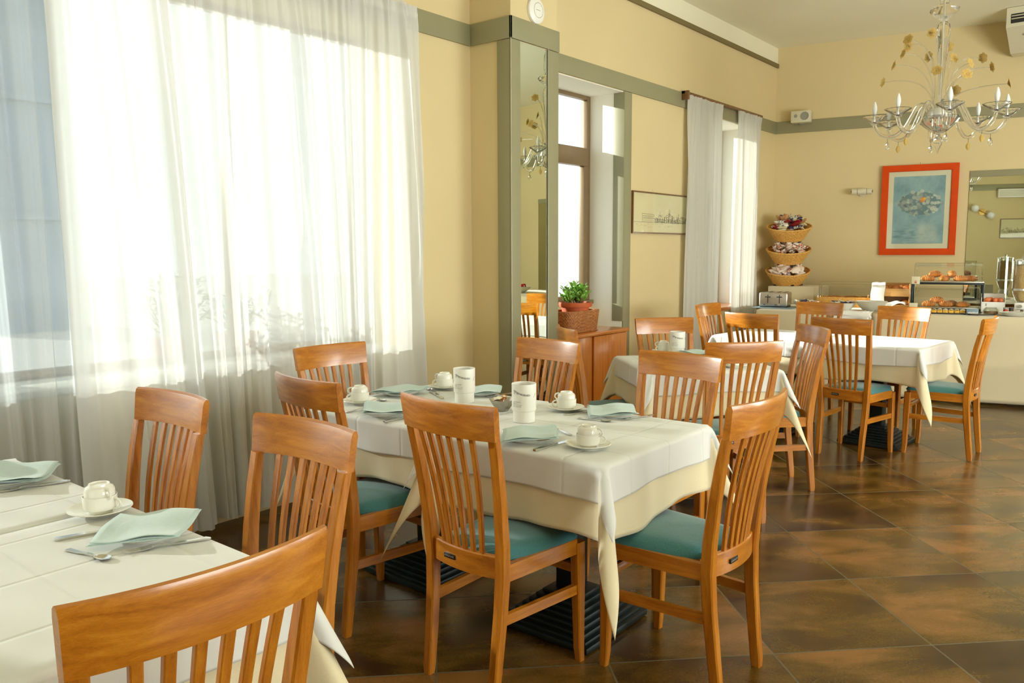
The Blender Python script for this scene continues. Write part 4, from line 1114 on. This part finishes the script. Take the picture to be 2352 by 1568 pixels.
for zc, nm in BZ:
    lab = 'round yellow wicker basket of snack packets, %s of the three' % nm
    if wick is None:
        wick = thing('snack_basket', lab, 'basket', (TX, TY, zc + .045), (TROLL, TILT, 0), 'tilted snack baskets')
        solidify(woven([(.62, .0), (.72, .04), (.88, .10), (1, .15)], 0, 0, .245, .245, 160, 9, .005, 34, 2).build('wall', 'wicker_yellow', wick, ang=60), .006)
        MB().lathe([(0, 0), (.155, 0), (.155, .008), (0, .008)], 32).build('bottom', 'wicker_yellow', wick)
        rimcord(MB(), .247, .247, .153, .0065, 2).build('rim', 'wicker_yellow', wick)
    else: dup(wick, (TX, TY, zc + .045), (TROLL, TILT, 0), lab)
def packet(l, w_, th, seed):
    m = MB()
    def f(sg): return lambda u, v: ((u - .5) * l, (v - .5) * w_, sg * th * max(0, 1 - (2 * u - 1) ** 6) ** .7 * max(0, 1 - abs(2 * v - 1) ** 2.5) + .002 * math.sin(u * 40) * (abs(2 * u - 1) > .85))
    m.grid(10, 6, f(1)); m.grid(10, 6, f(-1)); return m
def heap(zc, n, mats, size, seed, nm):
    r = random.Random(seed); TM = Matrix.Translation((TX, TY, zc + .045)) @ Euler((TROLL, TILT, 0)).to_matrix().to_4x4()
    mes = {k: packet(*size, 1).mesh('snack_packet', k, 60) for k, _, _ in mats}
    for i in range(n):
        lay = i / n; q = math.sqrt(r.random()) * (.205 - .07 * lay); a = r.uniform(0, 6.28)
        p = TM @ Vector((q * math.cos(a), q * math.sin(a), +.138 + (.135 if nm == 'top' else .10) * lay * (1 - (q / .27) ** 2)))
        k, cn, _ = mats[r.choices(range(len(mats)), [w for _, _, w in mats])[0]]
        inst('snack_packet', mes[k], p, (r.uniform(-.7, .7), r.uniform(-.9, .3), r.uniform(0, 6.28)), '%s snack packet heaped in the %s wicker basket' % (cn, nm), 'packet', 'snack packets in the %s basket' % nm)
heap(1.515, 64, [('pack_navy', 'dark blue', 3), ('pack_brown', 'tan brown', 3), ('pack_red', 'dark red', 2), ('pack_yellow', 'pale yellow', 2), ('pack_white_blue', 'white and blue printed', 4)], (.115, .062, .015), 3, 'top')
heap(1.255, 62, [('pack_white_red', 'white and rust-red striped', 1)], (.12, .055, .013), 5, 'middle')
heap(1.003, 46, [('pack_white_orange', 'white packet with orange print', 3), ('pack_white_red', 'white and red printed', 1)], (.11, .085, .018), 7, 'bottom')

# toaster (front faces -x along the buffet front)
ts = thing('toaster', 'brushed steel four-slot toaster at left end of the buffet', 'toaster', (8.47, 3.30, ZBF), FROT)
MB().box(0, .26, -.15, .15, .014, .165, .02, seg=4).build('body', 'brushed_steel', ts)
MB().box(.01, .25, -.14, .14, 0, .018, .004).build('foot_base', 'dark_plastic', ts)
MB().box(.03, .23, -.125, -.095, .163, .1665).box(.03, .23, -.06, -.03, .163, .1665).box(.03, .23, .03, .06, .163, .1665).box(.03, .23, .095, .125, .163, .1665).build('slots', 'dark_plastic', ts)
for y in (-.065, .055):
    MB().box(-.0015, .003, y - .004, y + .004, .05, .140).build('lever_slot', 'dark_plastic', ts)
    MB().box(-.016, 0, y - .028, y + .028, .112, .122, .003).build('lever', 'dark_plastic', ts)
    MB().lathe([(0, 0), (.014, 0), (.012, .014), (0, .014)], 18, mat=Matrix.Translation((0, y, .035)) @ Matrix.Rotation(-PI / 2, 4, 'Y')).build('dial', 'steel', ts)
    MB().box(-.001, .002, y + .026, y + .046, .030, .038).build('button', 'dark_plastic', ts)
tag(MB().box(8.33, 8.80, 3.06, 3.50, ZBF + .001, ZBF + .005, .002).build('mat', 'sign_blue'), 'dark blue-grey mat under the toaster', 'mat')
# white snack bowls with packets
wb = None
for j, (x, y, r_, where) in enumerate(((8.53, 2.965, .135, 'right of the toaster'), (8.56, 2.60, .13, 'left of the steel bowl'))):
    lab = 'white ribbed bowl of small packets ' + where
    if wb is None:
        wb = thing('snack_bowl', lab, 'bowl', (x, y, ZBF), 0, 'white ribbed snack bowls')
        MB().lathe([(0, .004), (.06, .003), (.064, 0), (.07, .004), (.098, .035), (.125, .072), (.132, .078), (.126, .078), (.095, .04), (.06, .01), (0, .009)], 64, flute=.02, nfl=22).build('body', 'porcelain', wb)
    else: dup(wb, (x, y, ZBF), 0, lab)
    r = random.Random(30 + j)
    mats = [('pack_white_red', 'white and red'), ('pack_navy', 'dark blue'), ('pack_white_blue', 'white and blue')] if j == 0 else [('pack_white_blue', 'white and blue'), ('pack_white_orange', 'orange and white'), ('pack_navy', 'dark blue')]
    mes = {k: packet(.075, .045, .009, 1).mesh('snack_packet', k, 60) for k, _ in mats}
    for i in range(20):
        q = math.sqrt(r.random()) * .09; a = r.uniform(0, 6.28); k, cn = mats[i % 3]
        inst('snack_packet', mes[k], (x + q * math.cos(a), y + q * math.sin(a), ZBF + .062 + .028 * i / 20), (r.uniform(-.6, .6), r.uniform(-.6, .6), r.uniform(0, 6.28)), cn + ' small packet in the white bowl ' + where, 'packet', 'small packets in the bowl ' + where)
tag(MB().lathe([(0, .003), (.055, .003), (.06, 0), (.085, .015), (.125, .055), (.145, .095), (.152, .098), (.148, .100), (.12, .058), (.08, .02), (0, .010)], 48).build('steel_bowl', 'satin_steel', loc=(8.60, 2.335, ZBF)), 'polished steel bowl with wide rim on the buffet', 'bowl')
# folded serving napkins at the table edge
def edge_cloth(u, v, k):
    if v < .6: return (.16 * (1 - v / .6) - .016 - .004 * k, -.17 + .32 * u, .006 + .004 * k + .003 * math.sin(u * 11 + k))
    q = (v - .6) / .4
    return (-.018 - .004 * k - .012 * math.sin(q * 3) - .004 * math.sin(u * 9), -.17 + .32 * u + .01 * math.sin(q * 4 + k), .006 + .004 * k - (.045 + .02 * k + .018 * math.sin(u * 5 + k * 2)) * q)
for k in range(3):
    o = MB().grid(18, 16, lambda u, v, k=k: edge_cloth(u, v, k)).build('serving_cloth', 'white_towel', loc=(bf(2.40), 2.40 + .03 * k, ZBF), rot=(0, 0, FROT), ang=80)
    solidify(o, .003, 0); tag(o, ('lowest', 'middle', 'uppermost')[k] + ' folded white cloth lying at buffet edge before the steel bowl', 'cloth', 'folded white cloths')
# rectangular basket with clear roll-top
rbk = thing('bread_basket', 'long pale wicker basket with clear plastic cover behind the snack bowls', 'basket', (9.12, 2.70, ZBF), FROT)
solidify(woven([(.94, .0), (.97, .05), (1, .10)], 0, 0, .15, .335, 128, 8, .004, 36, 6).build('wall', 'wicker_yellow', rbk, ang=60), .005)
MB().box(-.14, .14, -.31, .31, .0, .008, .003).build('bottom', 'wicker_yellow', rbk)
rimcord(MB(), .15, .335, .102, .006, 6).build('rim', 'wicker_yellow', rbk)
def dome(root, w_, h_, d_, z, name='clear_cover', rad=.06):
    """roll-top cover; local y width, x depth (front = -x)"""
    def prof(t):   # quarter-round front, over the depth
        a = t * PI / 2
        return (-d_ / 2 + d_ * (1 - math.cos(a)) * .999, z + h_ * math.sin(a) ** .8)
    m = MB(); n = 14
    m.grid(n, 12, lambda u, v: (prof(u)[0], -w_ / 2 + w_ * v, prof(u)[1]))
    for s in (-1, 1):
        m.grid(n, 6, lambda u, v, s=s: (prof(u)[0], s * w_ / 2, z + (prof(u)[1] - z) * v))
    o = m.build(name, 'acrylic', root, ang=50)
    e = MB()
    for s in (-1, 1): e.tube([(prof(k / n)[0], s * w_ / 2, prof(k / n)[1]) for k in range(n + 1)], .0035, 6)
    e.tube([(d_ / 2, -w_ / 2, z + h_), (d_ / 2, w_ / 2, z + h_)], .004, 6); e.tube([(-d_ / 2, -w_ / 2, z + .004), (-d_ / 2, w_ / 2, z + .004)], .004, 6)
    # rounded moulded outline on the front
    P = []
    for k in range(25):
        t = k / 24
        if t < .3: yy = -w_ * .46; zz = t / .3 * .72
        elif t < .4: q = (t - .3) / .1 * PI / 2; yy = -w_ * .46 + w_ * .07 * (1 - math.cos(q)); zz = .72 + .16 * math.sin(q)
        elif t < .6: yy = -w_ * .39 + w_ * .78 * (t - .4) / .2; zz = .88
        elif t < .7: q = (t - .6) / .1 * PI / 2; yy = w_ * .39 + w_ * .07 * math.sin(q); zz = .72 + .16 * math.cos(q)
        else: yy = w_ * .46; zz = .72 * (1 - (t - .7) / .3)
        q2 = min(1, max(.02, zz)); aa = math.asin(min(1, q2 ** 1.25)); x = -d_ / 2 + d_ * (1 - math.cos(aa)) - .004
        P.append((x, yy, z + h_ * q2))
    e.tube(P, .003, 6)
    e.build('cover_edge', 'clear_jar', o)
    return o
dome(rbk, .62, .165, .28, .10)
MB().lathe([(0, 0), (.008, 0), (.008, .03), (0, .032)], 10, (-.145, -.19, .11)).build('cover_knob', 'steel', rbk)
def loaf(l, r_, seed, bend=0):
    rr = random.Random(seed); m = MB(); P = []; RR = []
    for k in range(13):
        t = k / 12 * 2 - 1; P.append((l / 2 * t, bend * (t * t), r_ * .8)); RR.append(max(.002, r_ * (1 - t ** 4) ** .5 * (1 + .05 * math.sin(14 * t + seed))))
    m.tube(P, RR, 12, up=(0, 0, 1)); return m
for k in range(3):
    o = loaf(.17, .032, k).build('bread_roll', 'bread_crust', loc=(9.10 + .03 * (k % 2), 2.86 - .17 * k, ZBF + .062), rot=(0, 0, FROT + PI / 2 + .2 * k))
    tag(o, ('left', 'middle', 'right')[k] + ' crusty roll inside the long covered wicker basket', 'bread', 'rolls in the covered basket')
# two-tier wooden bread box
bx = thing('bread_box', 'two-tier light wooden bread box draped with a white cloth', 'bread box', (8.95, 2.245, ZBF), FROT)
MB().box(0, .32, .168, .18, 0, .265, .002).build('side_panel', 'wood_light', bx)
MB().box(0, .32, -.18, -.168, 0, .265, .002).build('side_panel', 'wood_light', bx)
MB().box(0, .32, -.168, .168, 0, .012).box(.305, .32, -.168, .168, .012, .265).build('back_panel', 'wood_light', bx)
MB().box(-.01, .30, -.168, .168, .135, .147).build('shelf', 'wood_light', bx)
MB().box(-.016, -.004, -.175, .175, .135, .215, .002).build('front_board', 'wood_light', bx)
MB().box(-.016, -.004, -.175, .175, 0, .05, .002).build('front_board', 'wood_light', bx)
for k in range(5):
    o = loaf(.16, .045, 10 + k).build('bread_loaf', 'bread_crust', loc=(9.06 + .028 * (k % 2), 2.33 - .052 * k, ZBF + .165), rot=(0, 0, FROT + .15 * math.sin(k * 3)))
    tag(o, ('first', 'second', 'third', 'fourth', 'fifth')[k] + ' brown loaf from the left on top tier of the bread box', 'bread', 'loaves in the bread box')
o = loaf(.15, .04, 21).build('bread_loaf', 'bread_crust', loc=(9.04, 2.13, ZBF + .03), rot=(0, 0, FROT + .2)); tag(o, 'brown loaf in the lower tier of the bread box, at right', 'bread', 'loaves in the bread box')
o = MB().grid(16, 24, lambda u, v: (-.024 - .005 * math.sin(u * 5) * (1 - v) if v < .5 else -.024 + .25 * (v - .55) / .45, .055 + .13 * u + .006 * math.sin(v * 9), (.075 + .195 * v / .55 if v < .55 else .270 + .003 * math.sin(v * 20)) + .003 * math.sin(u * 11) * v)).build('cover_cloth', 'white_towel', loc=(8.95, 2.245, ZBF), rot=(0, 0, FROT), ang=80)
solidify(o, .003, 0); tag(o, 'white cloth hanging over left part of the wooden bread box', 'cloth')
o = MB().grid(20, 14, lambda u, v: (-.05 + .10 * v, -.13 + .22 * u, .055 + .022 * math.sin(u * 7 + 3 * v) * math.sin(v * 5 + 1) + .02 * math.sin(v * PI))).build('crumpled_cloth', 'white_towel', loc=(8.90, 2.22, ZBF), rot=(0, 0, FROT), ang=80)
solidify(o, .003, 0); tag(o, 'crumpled white cloth in the lower tier of the bread box', 'cloth')

# pastry display
pd = thing('pastry_display', 'two-tier black metal pastry stand with clear roll-top covers', 'display stand', (8.95, 1.73, ZBF), FROT)
fr = MB()
for y in (-.315, .305):
    for x in (-.01, .33): fr.box(x - .009, x + .009, y - .009, y + .009, 0, .285, .002)
fr.box(-.02, .34, -.325, .315, .268, .286, .002); fr.box(-.02, .34, -.325, .315, .012, .03, .002)
fr.build('frame', 'black_metal', pd)
for z in (.286, .03): MB().box(-.015, .33, -.32, .31, z, z + .014, .003).build('tray', 'brushed_steel', pd)
d1 = dome(pd, .60, .175, .34, .30, rad=.06); d1.location = (.16, -.005, 0)
d2 = dome(pd, .57, .19, .32, .044); d2.location = (.16, -.005, 0)
def croissant(seed):
    r = random.Random(seed); m = MB(); P = []; RR = []
    for k in range(29):
        t = k / 28 * 2 - 1; a = t * 1.15; P.append((.065 * math.sin(a), .05 * (1 - math.cos(a)), .024)); RR.append(max(.003, (.030 * (1 - abs(t) ** 2.2) + .005) * (1 + .10 * math.sin(k * 1.57))))
    m.tube(P, RR, 12, up=(0, 0, 1)); return m
crm = [croissant(s).mesh('croissant', 'croissant', 60) for s in (1, 2)]
def on_disp(x, y): v = Matrix.Rotation(FROT, 4, 'Z') @ Vector((x, y, 0)); return 8.95 + v.x, 1.73 + v.y
for k, (x, y, z, a) in enumerate(((.08, .17, 0, .3), (.10, .03, 0, 2.0), (.09, -.12, 0, -.5), (.13, .11, .045, .9), (.15, -.04, .045, 2.6), (.2, -.2, 0, .2))):
    X, Y = on_disp(x, y); inst('croissant', crm[k % 2], (X, Y, ZBF + .299 + z), FROT * 0 + math.degrees(FROT) + 90 + math.degrees(a) * .5, ('leftmost', 'second', 'right-hand', 'upper left', 'upper right', 'rearmost')[k] + ' golden croissant on top tray of the pastry stand', 'croissant', 'croissants on the top tray')
for k, (x, y, z, a) in enumerate(((.06, .15, 0, .2), (.07, .0, 0, -.3), (.06, -.15, 0, .4), (.12, .08, .04, .1), (.2, -.05, 0, 1.2))):
    X, Y = on_disp(x, y); inst('croissant', crm[k % 2], (X, Y, ZBF + .043 + z), math.degrees(FROT) + 90 + math.degrees(a) * .5, ('leftmost', 'middle', 'rightmost', 'topmost', 'rearmost')[k] + ' golden pastry on the lower tray of the pastry stand', 'pastry', 'pastries on the lower tray')
# sponge cake tray in front
ct = thing('cake_tray', 'dark oblong tray of yellow cream-topped cake before the pastry stand', 'tray', (8.60, 1.66, ZBF), FROT)
MB().box(-.06, .12, -.19, .19, 0, .014, .004).build('tray', 'dark_plastic', ct)
for k in range(7):
    y = -.165 + k * .048
    MB().box(-.04, .10, y, y + .043, .012, .038, .003).build('cake_slice', 'sponge', ct)
    MB().grid(8, 6, lambda u, v, y=y: (-.04 + .14 * u, y + .043 * v, .038 + .010 * math.sin(PI * v) * (.6 + .4 * math.sin(u * 11 + y * 90)))).build('cream_topping', 'cream', ct)
# little cards
def card(x, y, z, w_, h_, mat, label, marks):
    c = thing('label_card', label, 'label', (x, y, z), FROT, 'small buffet label cards')
    MB().box(0, .004, -w_ / 2, w_ / 2, 0, h_, .001).build('card', mat, c)
    if marks == 'dots':
        MB().box(-.001, 0, -.008, .012, .024, .034).build('print', 'egg', c); MB().box(-.001, 0, -.008, .012, .010, .019).build('print', 'jam_red', c)
    elif marks == 'letters':
        m = MB(); r = random.Random(6); y0 = -w_ / 2 + .006
        while y0 < w_ / 2 - .012:
            wd = r.uniform(.004, .009); m.box(-.001, 0, y0, y0 + wd, .012, .012 + r.uniform(.014, .024)); y0 += wd + .002
        m.build('lettering', 'ink_light', c)
        MB().box(-.012, -.004, -w_ / 2, w_ / 2, 0, .006).build('stand', 'dark_plastic', c)
X, Y = on_disp(-.035, .275); card(X, Y, ZBF + .270, .075, .075, 'sign_cream', 'square cream card with orange print at top left of the pastry stand', 'dots')
X, Y = on_disp(-.035, .285); card(X, Y, ZBF + .035, .075, .045, 'sign_cream', 'plain cream card at lower left of the pastry stand', None)
card(8.56, 1.425, ZBF, .098, .062, 'sign_blue', 'blue-grey name sign with white lettering right of the cake tray', 'letters')
# egg carton box, glass jar, jam jars
eb = thing('egg_box', 'open white box of brown eggs right of the pastry stand', 'box', (8.93, 1.315, ZBF), FROT)
MB().box(0, .16, -.10, -.095, 0, .15).box(0, .16, .095, .10, 0, .15).box(.155, .16, -.1, .1, 0, .185).box(0, .005, -.10, .10, 0, .11).box(0, .16, -.1, .1, 0, .006).build('box_wall', 'white_plastic', eb)
MB().box(.006, .154, -.094, .094, .10, .106).build('inner_tray', 'wood_light', eb)
MB().box(-.001, 0, .055, .065, .07, .095).build('print', 'grey_plastic', eb)
egm = MB().ball((0, 0, 0), .024, 16, (1, 1, 1.25)).mesh('egg', 'egg', 60)
for k, (x, y) in enumerate(((.04, .05), (.05, -.02), (.04, -.06), (.09, .02))):
    v = Matrix.Rotation(FROT, 4, 'Z') @ Vector((x, y, 0)); inst('egg', egm, (8.93 + v.x, 1.315 + v.y, ZBF + .106 + .021), (1.3, .3 * k, k), ('left', 'middle', 'right', 'rear')[k] + ' brown egg lying in the open white box', 'egg', 'eggs in the white box')
jr = thing('glass_jar', 'low round glass jar lying before the white egg box', 'jar', (8.74, 1.302, ZBF))
MB().lathe([(0, 0), (.055, 0), (.065, .01), (.068, .04), (.055, .06), (.045, .066), (.047, .07), (.043, .07), (.05, .058), (.062, .04), (.06, .012), (0, .006)], 28).build('body', 'clear_jar', jr)
MB().lathe([(0, .007), (.058, .010), (.058, .035), (0, .04)], 20).build('contents', 'pack_brown', jr)
for k, (y, mm, cn) in enumerate(((1.195, 'jam_red', 'red jam'), (1.150, 'jam_dark', 'dark jam'))):
    j = thing('jam_jar', 'small %s jar with dark lid before the cereal dispenser' % cn if k else 'small red jam jar with grey lid before the cereal dispenser', 'jar', (8.82, y, ZBF), 0, 'small jam jars')
    MB().lathe([(0, 0), (.018, 0), (.020, .004), (.020, .045), (.016, .052), (0, .052)], 18).build('body', mm, j)
    MB().lathe([(0, .052), (.019, .052), (.019, .068), (0, .069)], 18).build('lid', 'dark_plastic' if k else 'grey_plastic', j)
# plates
pm = MB().lathe([(0, .003), (.06, .003), (.065, 0), (.072, .002), (.09, .008), (.125, .018), (.127, .0205), (.09, .0125), (.065, .008), (0, .007)], 40).mesh('plate', 'porcelain', 40)
for k in range(3): inst('plate', pm, (8.66 + .004 * k, 1.10 + .005 * k, ZBF + k * .0085), 0, ('lowest', 'middle', 'uppermost')[k] + ' white plate of the stack at the right photo edge', 'plate', 'stacked plates on the buffet')
tag(MB().lathe([(0, .004), (.10, .004), (.105, 0), (.13, .004), (.15, .016), (.152, .018), (.13, .008), (.10, .0065), (0, .0065)], 40).build('serving_dish', 'steel', loc=(8.68, 1.415, ZBF)), 'flat steel serving dish below the blue-grey name sign', 'dish')
# cereal dispenser
cdp = thing('cereal_dispenser', 'tall clear cereal dispenser filled with flakes at right photo edge', 'dispenser', (8.92, 1.085, ZBF))
MB().lathe([(0, 0), (.09, 0), (.09, .012), (0, .014)], 28).box(.06, .08, -.012, .012, .012, .52).build('stand', 'steel', cdp)
MB().lathe([(.028, .10), (.055, .14), (.075, .20), (.083, .24), (.083, .50), (.081, .50), (.081, .24), (.073, .20), (.053, .14), (.028, .102)], 32).build('hopper', 'clear_jar', cdp)
MB().lathe([(0, .12), (.045, .135), (.07, .20), (.078, .24), (.078, .455), (.05, .47), (0, .475)], 28).build('cereal_flakes', 'cereal', cdp)
MB().lathe([(.084, .225), (.087, .228), (.087, .245), (.084, .248)], 32).build('band', 'bright_metal', cdp)
MB().lathe([(0, .50), (.086, .50), (.086, .512), (.05, .522), (.012, .526), (.014, .545), (.008, .556), (0, .556)], 32).build('lid', 'steel', cdp)
MB().box(-.05, .05, -.05, .05, .05, .115, .01).build('outlet', 'white_plastic', cdp)
MB().lathe([(0, 0), (.016, 0), (.016, .02), (0, .02)], 16, mat=Matrix.Translation((-.05, 0, .08)) @ Matrix.Rotation(-PI / 2, 4, 'Y')).build('knob', 'grey_plastic', cdp)
# bowl of tomatoes farther along the buffet, seen in the column mirror
tbw = thing('tomato_bowl', 'wide white bowl on the far buffet, seen in the column mirror', 'bowl', (9.35, -.55, ZBF))
MB().lathe([(0, .004), (.07, .003), (.075, 0), (.10, .012), (.17, .06), (.20, .095), (.205, .098), (.165, .063), (.09, .018), (0, .01)], 40).build('body', 'porcelain', tbw)
tm = MB().ball((0, 0, 0), .04, 16, (1, 1, .9)).mesh('tomato', 'jam_red', 60)
for k in range(9):
    a = k * 2.4; q = .035 * math.sqrt(k); inst('tomato', tm, (9.35 + q * math.cos(a), -.55 + q * math.sin(a), ZBF + .075 + .045 * (k < 3) + .03 * (q / .1)), 0, 'red tomato in the wide white bowl seen in the column mirror', 'tomato', 'tomatoes in the mirrored bowl')

# ---------------------------------------------------------------- outdoors, behind the sheers
def outplant(x, y, z, label, h_, seed, n):
    r = random.Random(seed); t = thing('potted_plant', label, 'plant', (x, y, z), 0, 'plants outside the sheer curtains')
    MB().lathe([(0, 0), (.09, 0), (.12, .18), (.13, .2), (.11, .2), (0, .19)], 20).build('pot', 'terracotta', t)
    m = MB()
    for i in range(n):
        a = r.uniform(0, 6.28); q = r.uniform(.05, .24); zt = .22 + h_ * r.uniform(.3, 1.0)
        P = [(0, 0, .19), (q * .5 * math.cos(a), q * .5 * math.sin(a), zt * .7), (q * math.cos(a), q * math.sin(a), zt)]; m.tube(P, .004, 5)
        for k in range(7):
            t_ = r.uniform(.35, 1); p_ = Vector(P[1]).lerp(Vector(P[2]), t_); b_ = r.uniform(0, 6.28)
            leafshape(m, p_, (math.cos(b_), math.sin(b_), r.uniform(-.5, .8)), r.uniform(.04, .085), .012, .002, r)
    m.build('foliage', 'leaf_dark', t, ang=60)
struct(MB().box(-.6, 3.5, YO, YO + .34, .70, .74).box(-.6, 3.5, YO, YO + .34, -.35, .70).build('trim_planter_ledge', 'outdoor_ground'))
outplant(2.36, 4.50, .74, 'dark leafy plant outside the big window, left of two', .40, 2, 34)
outplant(2.80, 4.50, .74, 'dark leafy plant outside the big window, right of two', .24, 5, 26)
nb = thing('building', 'bluish building outside behind the thin curtain at left edge', 'building', (7.3, 20, -.4))
MB().box(-1.1, .85, 0, 2, 0, 9.5).build('wall', 'outdoor_wall', nb)
for z in (2.6, 5.2): MB().box(-1.15, .9, -.12, .02, z, z + .15).build('string_course', 'outdoor_wall', nb)
